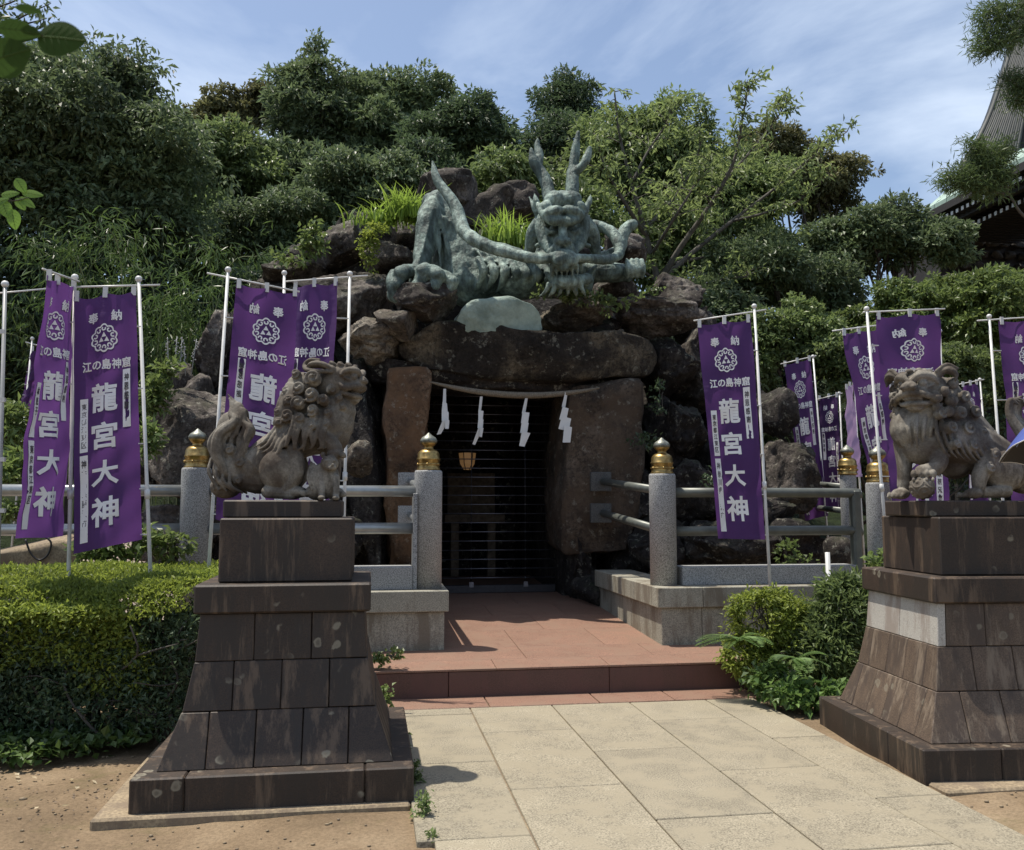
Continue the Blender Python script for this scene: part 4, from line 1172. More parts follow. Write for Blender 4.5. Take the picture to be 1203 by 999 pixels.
    for k in range(8):
        a = k * 6
        s.t([L(1112 + a, 508 + a * .4, -.27 + a * .0045), L(1113 + a, 524 + a * .3, -.29 + a * .0045), L(1118 + a, 540 + a * .2, -.27 + a * .0045), L(1124 + a, 548 + a * .2, -.24 + a * .0045)], [.010, .013, .010, .004], 6)
    for k in range(7):
        s.t([L(1070 + k * 8, 500 + (k % 2) * 3, -.27 + abs(k - 3) * .016), L(1072 + k * 7, 518, -.31 + abs(k - 3) * .02), L(1078 + k * 5, 536, -.28 + abs(k - 3) * .016)], [.012, .015, .005], 6)
    for k in range(9):
        s.e(L(1138 + k * 6, 492 + k * 7.0, .03 + k * .02), .022, sub=2)
    # tail behind
    for k in range(7):
        y = .24 + (k - 3) * .03; o = abs(k - 3)
        s.t([L(1200, 568, y), L(1198 + o, 545, y), L(1188 + k, 520, y), L(1176 + o + k, 500, y), L(1180 + k * 1.5, 484, y), L(1188 + k * 1.2, 478 + o * 4, y)], [.045, .04, .034, .028, .02, .004], 8)
    for k in range(3):
        s.snail(L(1196 + k * 8, 560 - k * 12, .10 + .03 * k), (0.3, -1, 0), .04, flip=-1)
    s.fuse('body', M['statue'], lt, .0054, 1, F4)
    # carved ball under the paw
    c = F4 @ Vector(L(1097, 580, -.325))
    V, F = ico(4)
    W = V * .076
    bs = Sculpt(); bs.e(c[:], .072, sub=4)
    for n in V[::1][:12]:                                              # round petals on the ball
        nn = Vector(n); a = nn.orthogonal().normalized(); b = nn.cross(a)
        ring = [(c + nn * .0655 + (a * math.cos(t) + b * math.sin(t)) * .034)[:] for t in np.linspace(0, 2 * math.pi, 14)]
        bs.add(*tube(ring, .0042, 6)); bs.e((c + nn * .068)[:], (.012,) * 3, sub=2)
    bs.fuse('ball', M['statue'], lt, .004, 1)
    swing(lt)

# ------------------------------------------------------------------ bronze dragon over the entrance
def dragon():
    DY = 9.9
    o = P(610, 380, DY)
    dr = thing('dragon_statue', 'green bronze dragon with antlers and long whiskers crouching on top of the rock grotto', 'statue', (o.x, o.y, o.z))
    k = 1 / 104.0
    def D(px, py, d=0.0): return P(px, py, DY + d)[:]
    b = Sculpt()
    # body: belly and back from the left hump to the neck
    b.t([D(528, 310, .6), D(560, 318, .45), D(600, 322, .3), D(645, 322, .3), D(690, 318, .5), D(735, 322, .8)], [.25, .25, .22, .20, .16, .11], 16)
    b.t([D(540, 295, .7), D(575, 300, .55), D(615, 308, .4), D(660, 312, .35)], [.2, .18, .15, .14], 14)
    b.e(D(560, 335, .4), (.35, .3, .18)); b.e(D(610, 336, .3), (.35, .28, .16)); b.e(D(650, 338, .35), (.3, .25, .12))
    for i in range(9):                                                # torn edge of the mane along the belly
        x = 562 + i * 13
        b.t([D(x, 305 + i * 1.2, .10), D(x + 6, 318 + i, .0), D(x + 1, 333 + (i % 3), .08), D(x - 6, 345, .2)], [.05, .055, .04, .015], 7, flat=.7)
    for i in range(12):
        x = 545 + i * 9
        b.t([D(x, 290 + i * .8, .38 - i * .01), D(x + 16, 296 + i * 1.2, .22 - i * .005), D(x + 24, 308 + i, .08)], [.018, .026, .01], 6)
    # left foreleg: a steep tent of two limbs
    b.t([D(512, 233, .55), D(505, 255, .45), D(500, 285, .35), D(494, 312, .2), D(491, 330, .1)], [.10, .15, .13, .10, .10], 12)
    b.t([D(514, 234, .6), D(528, 262, .6), D(540, 300, .5), D(548, 335, .4)], [.12, .19, .25, .28], 14)
    b.t([D(505, 236, .6), D(515, 270, .75), D(528, 320, .8)], [.1, .2, .3], 12)
    for i in range(5):
        b.t([D(505 + i * 6, 240 + i * 5, .42 - .02 * i), D(506 + i * 9, 275 + i * 3, .33), D(505 + i * 13, 320, .25)], [.02, .028, .012], 6)
        b.t([D(508 - i * 2, 238 + i * 4, .38), D(500 - i * 1.5, 280, .2 + .03 * i), D(489 + i * 2, 318, .05 + .02 * i)], [.016, .022, .01], 6)
    # neck and shoulder behind the head
    b.t([D(668, 330, .4), D(650, 308, .5), D(645, 285, .55), D(652, 262, .5)], [.24, .22, .2, .18], 14)
    b.t([D(625, 320, .4), D(632, 295, .5), D(642, 275, .5)], [.12, .10, .08], 10)
    # right foreleg reaching out
    b.t([D(690, 318, .4), D(712, 320, .3), D(735, 318, .4), D(748, 312, .4)], [.14, .12, .09, .07], 12)
    b.t([D(700, 305, .45), D(712, 303, .4), D(726, 296, .4)], [.08, .09, .07], 10)
    b.t([D(727, 300, .35), D(731, 282, .4), D(735, 270, .45), D(744, 264, .45)], [.07, .075, .085, .07], 10)
    for i in range(4):
        b.t([D(736 + i * 6, 306, .25), D(738 + i * 6, 316, .18), D(736 + i * 6, 325, .25)], [.03, .035, .03], 7)
    rs = np.random.RandomState(4)
    for i in range(0):                                               # layered scales and hair along flank and limb
        u_ = rs.rand(); x = 500 + 230 * u_; y = 300 + 14 * math.sin(u_ * 4) + rs.uniform(-10, 26)
        b.t([D(x, y, .26 - .12 * u_), D(x + 7, y + 6, .16 - .1 * u_), D(x + 5, y + 15, .18 - .1 * u_)], [.012, .024, .006], 6)
    b.fuse('body', M['bronze'], dr, .016, 1, None, .010, 9)
    # claws of the left foot gripping a stone
    c = Sculpt()
    for (x, y, x2, y2, d) in ((472, 322, 466, 338, -.05), (498, 320, 488, 342, -.12), (514, 324, 511, 340, -.15), (530, 332, 528, 344, -.05)):
        c.t([D(500, 330, .12), D((x + 500) / 2, (y + 322) / 2 - 3, d + .05), D(x, y, d), D(x2, y2, d)], [.09, .085, .09, .05], 10)
        c.e(D(x, y - 1, d - .02), (.10, .09, .085)); c.e(D(x2, y2 - 5, d - .03), (.06, .06, .07))
    c.t([D(463, 322, .05), D(460, 335, -.02), D(466, 352, -.02)], [.06, .07, .05]); c.e(D(462, 345, .0), (.07, .08, .1))
    c.fuse('foot', M['bronze'], dr, .016, 1, None, .01, 8)
    c = Sculpt()
    c.t([D(687, 336, -.05), D(692, 326, -.1), D(699, 314, -.1)], [.10, .07, .02], 10)
    for i in range(6):
        x = 688 + i * 2.1; y = 333 - i * 3.6; r = .105 - i * .014
        c.t([D(x - r * 52, y - 1, -.12), D(x, y + 2, -.2 + r * .3), D(x + r * 52, y - 3, -.1)], [.014, .02, .014], 6)
    c.fuse('claw', M['bronze'], dr, .012, 1)
    # head
    h = Sculpt()
    Y0 = -.35
    h.e(D(660, 262, Y0 + .32), (.27, .32, .36)); h.e(D(661, 245, Y0 + .22), (.24, .25, .2)); h.e(D(660, 285, Y0 + .2), (.2, .26, .18))
    for sg in (-1, 1):
        def S(dx, y, d): return D(661 + sg * dx, y, Y0 + d)
        h.e(S(10, 236, .02), (.125, .12, .115)); h.e(S(12, 250, -.10), (.135, .11, .07), (0, sg * .3, 0)); h.e(S(20, 244, -.03), (.08, .1, .07), (0, sg * .5, 0))
        h.t([S(2, 259, -.13), S(12, 260, -.15), S(23, 251, -.06), S(29, 240, .04)], [.05, .055, .05, .03])
        h.e(S(11, 268, .045), (.045, .045, .03)); h.t([S(6, 272, .0), S(14, 273, -.02), S(21, 268, .05)], [.025, .03, .02])
        h.t([S(24, 255, .12), S(25, 270, .1), S(20, 286, .05), S(14, 295, -.02)], [.06, .075, .07, .05])
        h.e(S(5.5, 284, -.17), (.052, .06, .045)); h.e(S(8.5, 292, -.13), (.06, .07, .05)); h.e(S(13, 297, -.08), (.06, .07, .05))
        h.t([S(2, 298, -.2), S(9, 301, -.18), S(16, 304, -.08), S(24, 306, .05)], [.045, .045, .05, .04])
        h.t([S(8, 312, -.1), S(12, 322, -.05)], [.03, .025])
        # ears
        h.t([S(26, 248, .2), S(31, 238, .2), S(33, 228, .22)], [.06, .06, .012], 8, flat=.6)
        h.t([S(28, 262, .25), S(34, 275, .3), S(40, 300, .4)], [.08, .09, .06], 10)
    h.t([D(661, 258, Y0 - .06), D(661, 272, Y0 - .1), D(662, 284, Y0 - .16)], [.05, .05, .055])
    h.e(D(663, 305, Y0 - .15), (.16, .13, .115)); h.e(D(657, 306, Y0 - .22), (.07, .06, .07)); h.e(D(670, 306, Y0 - .22), (.07, .06, .07))
    h.e(D(663, 314, Y0 - .2), (.05, .05, .05))
    for x in (-15, -9, -3, 3, 9, 15):
        h.t([D(663 + x, 313, Y0 - .12), D(663 + x * 1.05, 325, Y0 - .1)], [.028, .008], 6, 2)
        h.t([D(663 + x * 1.2, 334, Y0 - .02), D(663 + x * 1.5, 343, Y0 + .0), D(660 + x * 1.9, 350, Y0 + .1)], [.03, .025, .006], 6, 3)
    for sg in (-1, 1):
        for q in range(4):
            h.t([D(661 + sg * 22, 256 + q * 10, Y0 + .12), D(661 + sg * (28 + q), 256 + q * 11, Y0 + .22), D(661 + sg * (33 - q * 2), 252 + q * 13, Y0 + .32)], [.03, .026, .008], 7, 4)
    h.t([D(650, 326, Y0 + .05), D(663, 332, Y0 - .05), D(690, 328, Y0 + .05)], [.07, .08, .07]); h.e(D(666, 318, Y0 + .2), (.2, .2, .10))
    h.t([D(622, 232, Y0 + .35), D(630, 246, Y0 + .25), D(636, 262, Y0 + .3)], [.02, .06, .05], 8, flat=.5)
    h.fuse('head', M['bronze'], dr, .0145, 1, None, .007, 9)
    # antlers and whiskers
    def horn(pts, rad_, name='antler'):
        s = Sculpt()
        for p_, r_ in zip(pts, rad_): s.t([D(*q) for q in p_], r_, 10, 6)
        s.fuse(name, M['bronze'], dr, .0155, 1, None, .008, 9)
    horn([[(646, 232, 0), (642, 215, .05), (635, 202, .1), (627, 190, .1), (624, 176, .1)], [(631, 196, .1), (634, 184, .15), (631, 172, .2), (632, 164, .2)]], [[.085, .08, .07, .058, .028], [.055, .055, .045, .022]])
    horn([[(672, 228, 0), (672, 212, .05), (674, 196, .1), (676, 178, .1), (679, 156, .1)], [(674, 204, .05), (684, 195, .0), (690, 184, 0), (693, 174, 0)]], [[.085, .082, .066, .056, .03], [.06, .055, .046, .022]])
    horn([[(652, 303, -.5), (630, 304, -.5), (600, 298, -.42), (572, 289, -.3), (550, 277, -.15), (541, 262, 0), (536, 244, .1), (524, 226, .2), (514, 212, .25), (508, 190, .3)]], [[.05, .062, .07, .075, .08, .08, .075, .068, .055, .02]], 'whisker')
    horn([[(678, 303, -.5), (695, 304, -.35), (715, 305, -.1), (727, 298, .1), (725, 283, .2), (716, 271, .3), (698, 264, .4)]], [[.05, .055, .06, .062, .07, .07, .06]], 'whisker')
    # pale green stone under the belly
    px_slab('pale_base', [(540, 378), (548, 362), (560, 354), (600, 351), (628, 358), (639, 370), (640, 388), (600, 392), (538, 388)], 9.68, .8, 'bronze_base', dr, jit=.05, seed=21)

left_lion(); right_lion(); dragon()
# ------------------------------------------------------------------ banners
_glyph = {}
def glyph(ch, weight=.02):
    """filled outline of a character, centred on its own box and scaled to 1 x 1"""
    if (ch, weight) in _glyph: return _glyph[ch, weight]
    c = bpy.data.curves.new('g', 'FONT'); c.body = ch; c.bevel_depth = weight; c.bevel_resolution = 0; c.resolution_u = 2
    o = bpy.data.objects.new('g', c); COL.objects.link(o)
    dg = bpy.context.evaluated_depsgraph_get()
    me = bpy.data.meshes.new_from_object(o.evaluated_get(dg))
    bpy.data.objects.remove(o)
    bm = bmesh.new(); bm.from_mesh(me); bpy.data.meshes.remove(me)
    bmesh.ops.delete(bm, geom=[f for f in bm.faces if f.calc_center_median().z < -1e-5], context='FACES')
    xs = [v.co.x for v in bm.verts]; ys = [v.co.y for v in bm.verts]
    x0, x1, y0, y1 = min(xs), max(xs), min(ys), max(ys)
    w = max(x1 - x0, .05); h = max(y1 - y0, .05)
    k = max(w, h) if ch in 'のテ一-' else 1
    for v in bm.verts:
        v.co.x = (v.co.x - (x0 + x1) / 2) / w; v.co.y = (v.co.y - (y0 + y1) / 2) / h; v.co.z = max(0, v.co.z) / weight * .0008
    for i in (-.25, 0, .25):                                         # cuts so that the print follows the folds of the cloth
        bmesh.ops.bisect_plane(bm, geom=bm.verts[:] + bm.edges[:] + bm.faces[:], plane_co=(i, 0, 0), plane_no=(1, 0, 0))
        bmesh.ops.bisect_plane(bm, geom=bm.verts[:] + bm.edges[:] + bm.faces[:], plane_co=(0, i, 0), plane_no=(0, 1, 0))
    V = np.array([v.co[:] for v in bm.verts]); bm.verts.index_update()
    F = [[v.index for v in f.verts] for f in bm.faces]
    bm.free()
    _glyph[ch, weight] = (V, F)
    return V, F
def emblem():
    V = []; F = []
    def strip(a, b):                                                  # ring between two closed outlines
        n = len(a); o = len(V); V.extend(a); V.extend(b)
        for i in range(n):
            j = (i + 1) % n; F.append([o + i, o + j, o + n + j, o + n + i])
    th = np.linspace(0, 2 * np.pi, 96, endpoint=False)
    r = .43 + .07 * np.abs(np.sin(th * 5))
    strip([(math.cos(t) * q, math.sin(t) * q) for t, q in zip(th, r)], [(math.cos(t) * (q - .06), math.sin(t) * (q - .06)) for t, q in zip(th, r)])
    for k in range(10):                                               # curls inside each lobe
        a = (k + .5) * math.pi / 5
        c = (math.cos(a) * .325, math.sin(a) * .325)
        n = 12; o = len(V)
        for i in range(n):
            t = a + .6 + i / (n - 1) * 4.6
            for q in (.085, .035): V.append((c[0] + math.cos(t) * q, c[1] + math.sin(t) * q))
        for i in range(n - 1): F.append([o + 2 * i, o + 2 * i + 2, o + 2 * i + 3, o + 2 * i + 1])
    for (cx, cy) in ((0, .105), (-.1, -.06), (.1, -.06)):
        o = len(V); V.extend([(cx - .088, cy - .07), (cx + .088, cy - .07), (cx, cy + .095)]); F.append([o, o + 1, o + 2])
    return np.array(V), F
EMB = emblem()
BIG = [('龍', .47, .415, .41, .115), ('宮', .47, .565, .40, .105), ('大', .47, .712, .42, .10), ('神', .47, .862, .42, .115)]
def banner(label, pole, Y, c, rev=False, yd=(0, 0, 0, 0), cross=None, seed=0, pr=.013, detail=True, mat='cloth', strips=('神恩感謝', '東京都江東区', '神奈川県藤沢市'), sag=.02, tone='pole', clothgroup='purple votive banners'):
    """pole: photo top and foot, c: photo corners TL TR BR BL, yd: how far each corner is nearer or farther than Y"""
    rs = np.random.RandomState(seed)
    pt, pb = P(*pole[0], Y), P(*pole[1], Y)
    k = (pb.z - 0.0) / max(.01, (pt.z - pb.z))                        # carry the pole down to the ground
    foot = pb + (pb - pt) * max(0, k); foot.z = 0
    b = thing('votive_banner', label, 'banner', tuple(foot), clothgroup)
    V, F = tube([foot, pt], [pr * 1.15, pr * .9], 10); pl = part('pole', V, F, M[tone], b)
    V, F = ell(pt[:], (pr * 1.9,) * 3, sub=2); part('pole_knob', V, F, M[tone], b)
    q = pt.lerp(foot, .48); V, F = tube([q, pt.lerp(foot, .50)], pr * 1.5, 10); part('pole_joint', V, F, M[tone], b)
    if cross:
        V, F = tube([P(*cross[0], Y + cross[2]), P(*cross[1], Y + cross[3])], pr * .55, 8); part('crossbar', V, F, M[tone], b)
    C = [np.array(P(x, y, Y + d)) for (x, y), d in zip(c, yd)]
    nrm = np.cross(C[1] - C[0], C[3] - C[0]); nrm /= np.linalg.norm(nrm)
    if nrm[1] > 0: nrm = -nrm
    ph = rs.uniform(0, 6.28, 6)
    def S(u, v):
        u = np.asarray(u)[:, None]; v = np.asarray(v)[:, None]
        top = C[0] * (1 - u) + C[1] * u; bot = C[3] * (1 - u) + C[2] * u
        p = top * (1 - v) + bot * v
        w = .014 * np.sin((u + .6 * v) * 9 + ph[4]) * (1 - v) + .006 * np.sin((u - 1.2 * v) * 21 + ph[5]) * np.exp(-v * 2.5) + .024 * np.sin(u * 6.0 + v * 2.2 + ph[0]) * (.25 + v * .9) + .010 * np.sin(u * 15 + ph[1] + v * 3) * (.4 + .6 * v) + .009 * np.sin(v * 17 + ph[2] + u * 3) + .004 * np.sin(v * 44 + u * 9 + ph[3]) * (v > .3)
        p = p + nrm * w
        p[:, 2] -= (sag * np.abs(np.sin(u * 2 * np.pi)) * (1 - v) ** 6)[:, 0]     # scallops between the top loops
        return p
    nu, nv = 22, 64
    uu, vv = np.meshgrid(np.linspace(0, 1, nu), np.linspace(0, 1, nv))
    W = S(uu.ravel(), vv.ravel())
    i, j = np.meshgrid(np.arange(nu - 1), np.arange(nv - 1)); o = (j * nu + i).ravel()
    cl = part('cloth', W, np.stack([o, o + 1, o + nu + 1, o + nu], 1), M[mat], b)
    # print shows through on both faces
    def put(mb, G_, cu, cv, su, sv, off):
        GV, GF = G_
        if rev: u = 1 - (cu + GV[:, 0] * su)
        else: u = cu + GV[:, 0] * su
        v = cv - GV[:, 1] * sv
        p = S(u, v)
        h_ = off + (GV[:, 2:3] if GV.shape[1] > 2 else 0)
        mb.add(p + nrm * h_, GF); mb.add(p - nrm * h_, [f[::-1] for f in GF])
    def rect(): 
        g_ = np.linspace(-.5, .5, 7); V = []; F = []
        for a in range(7): V += [(-.5, g_[a]), (.5, g_[a])]
        for a in range(6): F.append([2 * a, 2 * a + 1, 2 * a + 3, 2 * a + 2])
        return np.array(V), F
    if detail:
        for ch, cu, cv, su, sv in BIG:
            mb = MB(); put(mb, glyph(ch, .028), cu, cv, su, sv, .0035); mb.build('printed_character', M['print'], cl, False)
        for ch, cu in (('奉', .30), ('納', .68)):
            mb = MB(); put(mb, glyph(ch, .028), cu, .088, .17, .046, .0035); mb.build('printed_character', M['print'], cl, False)
        for k_, ch in enumerate('江の島神窟'):
            mb = MB(); put(mb, glyph(ch, .028), .20 + k_ * .155, .285, .145, .042 if ch != 'の' else .034, .0035); mb.build('printed_character', M['print'], cl, False)
        mb = MB(); put(mb, EMB, .48, .18, .44, .115, .0035); mb.build('printed_emblem', M['print'], cl, False)
        for (cu, cv, su, sv), txt in zip(((.82, .43, .12, .235), (.15, .515, .12, .21), (.15, .80, .12, .335)), strips):
            mb = MB(); put(mb, rect(), cu, cv, su, sv, .003); st = mb.build('name_strip', M['print'], cl, False)
            mb = MB(); n_ = len(txt); stp = min(.038, sv * .86 / n_)
            for q_, ch in enumerate(txt):
                put(mb, glyph(ch, .02), cu, cv - sv / 2 + .022 + stp * (q_ + .3), .075, stp * .82, .0055)
            mb.build('handwriting', M['ink'], cl, False)
    # loops that tie the cloth to crossbar and pole
    side = 1 if (np.array(pt)[0] > (C[0] + C[1])[0] / 2) else 0
    for u in (.04, .5, .96):
        p = S([u], [0.0])[0]
        box('loop', p[0] - .016, p[0] + .016, p[1] - .007, p[1] + .007, p[2] - .03, p[2] + .045, M['pole'], b, 0)
    for v in (.15, .4, .62, .8, .98):
        p = S([side * 1.0], [v])[0]
        t = (pt.z - p[2]) / max(.01, pt.z - foot.z); a = np.array(pt.lerp(foot, min(1, max(0, t))))
        V, F = bar(p, a, .03, .008); part('loop', V, F, M['pole'], b, False)
    return b

banner('large purple banner front left, its cloth turned edge-on and overlapping the banner beside it', [(88, 326), (81, 655)], 6.5,
       [(53, 323), (86, 336), (79, 630), (22, 633)], False, (-.4, 0, 0, -.35), [(50, 316), (93, 331), -.4, .0], 1, strips=('神恩感謝', '林恵子', '東京都江東区'))
banner('large purple banner facing the viewer between hedge and left stone post', [(163, 328), (176, 655)], 6.5,
       [(87, 349), (160, 341), (166, 634), (86, 651)], False, (-.05, .0, .0, -.1), [(62, 338), (188, 335), 0, 0], 2)
banner('purple banner seen from behind with reversed lettering, directly behind the left lion', [(268, 317), (246, 655)], 6.9,
       [(278, 333), (349, 344), (338, 640), (253, 610)], True, (0, .15, .1, 0), [(243, 321), (352, 343), 0, .15], 3)
banner('purple banner with reversed lettering half hidden behind the one at the left lion', [(411, 322), (403, 655)], 7.3,
       [(344, 336), (397, 331), (388, 625), (330, 618)], True, (.25, 0, 0, .2), [(334, 331), (432, 324), .25, 0], 4)
banner('bright purple banner hanging in front of the right railing and granite post', [(886, 360), (905, 690)], 7.45,
       [(819, 381), (882, 374), (899, 634), (844, 633)], False, (.1, 0, 0, .1), [(815, 377), (900, 364), .1, 0], 5)
banner('small distant purple banner beside the upright dark boulder', [(955, 419), (973, 640)], 10.6,
       [(921, 428), (952, 421), (972, 606), (946, 612)], False, (.1, 0, 0, .1), [(917, 428), (959, 418), .1, 0], 6)
banner('dark distant purple banner behind the gilt finials of the pair of posts', [(986, 462), (994, 640)], 12.0,
       [(962, 468), (984, 464), (991, 600), (968, 602)], True, (.2, 0, 0, .2), [(958, 470), (990, 462), .2, 0], 7)
banner('narrow faded lilac banner far behind, left of the right lion', [(1003, 446), (1012, 600)], 11.5,
       [(993, 455), (1003, 450), (1012, 560), (995, 562)], False, (-.5, 0, 0, -.5), None, 8, detail=False, mat='cloth_pink')
banner('tilted purple banner with its lower end leaning against the right pedestal', [(1036, 384), (1052, 655)], 8.2,
       [(988, 391), (1034, 386), (1056, 622), (1036, 640)], False, (-.15, .1, .1, -.1), [(978, 389), (1042, 381), -.15, .1], 9)
banner('large dark purple banner with reversed lettering behind the head of the right lion', [(1018, 363), (1043, 655)], 7.2,
       [(1030, 371), (1104, 367), (1117, 612), (1047, 608)], True, (0, .1, .1, 0), [(1014, 367), (1110, 363), 0, .1], 10)
banner('small purple banner far behind, between the right lion and the umbrella', [(1151, 446), (1166, 620)], 11.0,
       [(1130, 452), (1149, 449), (1162, 590), (1140, 592)], False, (0, 0, 0, 0), [(1120, 453), (1156, 446), 0, 0], 11)
banner('purple banner with reversed lettering cut by the right edge above the umbrella', [(1162, 372), (1182, 640)], 7.6,
       [(1172, 378), (1246, 373), (1258, 612), (1190, 612)], True, (0, .1, .1, 0), [(1148, 377), (1252, 370), 0, .1], 12)
banner('small dark banner at the far left edge, deep in shade', [(38, 398), (22, 560)], 11.5,
       [(37, 410), (56, 414), (44, 482), (24, 478)], True, (0, 0, 0, 0), [(30, 402), (60, 410), 0, 0], 13, detail=False)
# bare pole at the left edge
q = P(6, 334, 6.6); foot = P(3, 655, 6.6); foot.z = 0
b = thing('banner_pole', 'grey banner pole with a thin crossbar at the left edge, its cloth out of view', 'banner pole', tuple(foot))
V, F = tube([foot, q], [.015, .013], 10); part('pole', V, F, M['pole_grey'], b)
V, F = ell(q[:], (.026,) * 3, sub=2); part('pole_knob', V, F, M['pole'], b)
V, F = tube([P(-60, 350, 6.6), P(60, 339, 6.65)], .006, 8); part('crossbar', V, F, M['pole'], b)
for y in (390, 470, 540, 600):
    p = P(4, y, 6.6); box('clip', p.x - .03, p.x + .012, p.y - .015, p.y + .015, p.z - .015, p.z + .015, M['pole'], b, 0)
q = P(334, 321, 7.5); foot = P(330, 655, 7.5); foot.z = 0
b = thing('banner_pole', 'pale banner pole whose knob shows between the two reversed banners', 'banner pole', tuple(foot))
V, F = tube([foot, q], [.014, .012], 10); part('pole', V, F, M['pole'], b)
V, F = ell(q[:], (.024,) * 3, sub=2); part('pole_knob', V, F, M['pole'], b)
q = P(1104, 389, 8.2); foot = P(1112, 655, 8.2); foot.z = 0
b = thing('banner_pole', 'pale banner pole rising right of the dark banner behind the right lion', 'banner pole', tuple(foot))
V, F = tube([foot, q], [.014, .012], 10); part('pole', V, F, M['pole'], b)
V, F = ell(q[:], (.024,) * 3, sub=2); part('pole_knob', V, F, M['pole'], b)
# cut-off white pipe in the right shrub
a = P(972, 649, 7.1); f_ = P(976, 716, 7.1); f_.z = 0
V, F = tube([f_, a], .02, 12); o = part('pipe_stake', V, F, M['pole'], None, loc=tuple(f_)); tag(o, 'short white pipe stake standing in the right hand shrub', 'stake')
# ------------------------------------------------------------------ wooded hill
def sm(a, b, x): t = np.clip((x - a) / (b - a), 0, 1); return t * t * (3 - 2 * t)
def hill_z(x, y):
    x = np.asarray(x, float); y = np.asarray(y, float)
    z = 6.2 * sm(14.5, 27, y) * (1 - .75 * sm(7, 13, x) * (1 - sm(24, 34, y))) * (1 - .2 * sm(-4, -12, x))
    z = z + 7.0 * sm(26, 60, y)
    return z - .3 + .35 * fbm(np.stack([x * .4, y * .4, x * 0], 1), 3, 5) * sm(14, 17, y)
sheet('wooded_hillside', np.linspace(-45, 60, 90), np.linspace(13.5, 75, 60), hill_z, M['soil'])
def hz(x, y): return float(hill_z(np.array([x]), np.array([y]))[0])

def crown_leaves(lobes, n, L_, W_, rs, per=12, droop=.35, up=.7, thin=.0, spread=None, back=.25, low=-.45):
    """lobes: (centre, radii); leaves sit in bunches through the outer shell of every lobe"""
    area = np.array([r[0] * r[2] for c, r in lobes]); area /= area.sum()
    cs, os_ = [], []
    for (c, r), a in zip(lobes, area):
        k = max(6, int(n * a / per * 2.0))
        d = unit(rs, k)
        keep = ((d[:, 1] < .25) | (rs.rand(k) < back)) & ((d[:, 2] > low) | (rs.rand(k) < .35))
        d = d[keep]
        q = rs.uniform(.6, 1.04, len(d)) ** .6 * (1 + .26 * fbm(d * 2.3 + np.array(c)[None, :], 3, 7)) + (rs.rand(len(d)) < .1) * rs.uniform(0, .3, len(d))
        p = np.array(c) + d * np.array(r) * q[:, None]
        g_ = vnoise(p / max(.35, min(r) * .38) + 7.3, 11)
        ok = g_ > (-.38 + thin)
        cs.append(p[ok]); os_.append(d[ok])
    cs = np.concatenate(cs); os_ = np.concatenate(os_)
    return sprays(rs, cs, os_, per, spread or L_ * 1.25, L_, W_, droop, up)
def clump_leaves(lobes, n, L_, W_, rs, droop=.35, up=.9, back=.25, low=-.45, cr=.30, fill=.22):
    """leaves on small domed clumps spread over every lobe, with dark gaps between the clumps"""
    area = np.array([r[0] * r[2] for c, r in lobes]); area /= area.sum()
    PP, OO, SS = [], [], []
    per = 46
    for (c, r), a in zip(lobes, area):
        k = max(4, int(n * (1 - fill) * a / per * 1.7))
        d = unit(rs, k)
        d = d[((d[:, 1] < .3) | (rs.rand(k) < back)) & ((d[:, 2] > low) | (rs.rand(k) < .3))]
        q = rs.uniform(.72, 1.02, len(d)) * (1 + .20 * fbm(d * 2.3 + np.array(c)[None, :], 3, 7))
        cc = np.array(c) + d * np.array(r) * q[:, None]
        m = rs.uniform(.55, 1.3, len(cc)) * cr * max(.8, min(2.2, min(r))) ** .6
        cnt = (per * (m / cr) ** 1.5 * rs.uniform(.6, 1.3, len(cc))).astype(int) + 6
        idx = np.repeat(np.arange(len(cc)), cnt); t = len(idx)
        e = unit(rs, t); e[:, 2] = np.abs(e[:, 2]) * 1.0 - .25 * rs.rand(t)
        e = e + .35 * d[idx]; e /= np.linalg.norm(e, axis=1)[:, None]
        rr = m[idx] * rs.uniform(.55, 1.08, t)
        p = cc[idx] + e * rr[:, None] * [1.15, 1.15, .72]
        PP.append(p); OO.append(e)
        k2 = int(n * fill * a)                                       # sparse inner leaves
        d2 = unit(rs, k2); PP.append(np.array(c) + d2 * np.array(r) * rs.uniform(.4, .85, k2)[:, None]); OO.append(d2)
    P_ = np.concatenate(PP); O_ = np.concatenate(OO); t = len(P_)
    ax = O_ * .8 + unit(rs, t) * .8; ax[:, 2] -= droop
    nr = unit(rs, t) * .55 + O_ * .5 + np.array([0, 0, up * .6])
    k = rs.uniform(.55, 1.3, t)
    return leaf_mesh(P_, ax, nr, L_ * k, W_ * k, .22, .12)
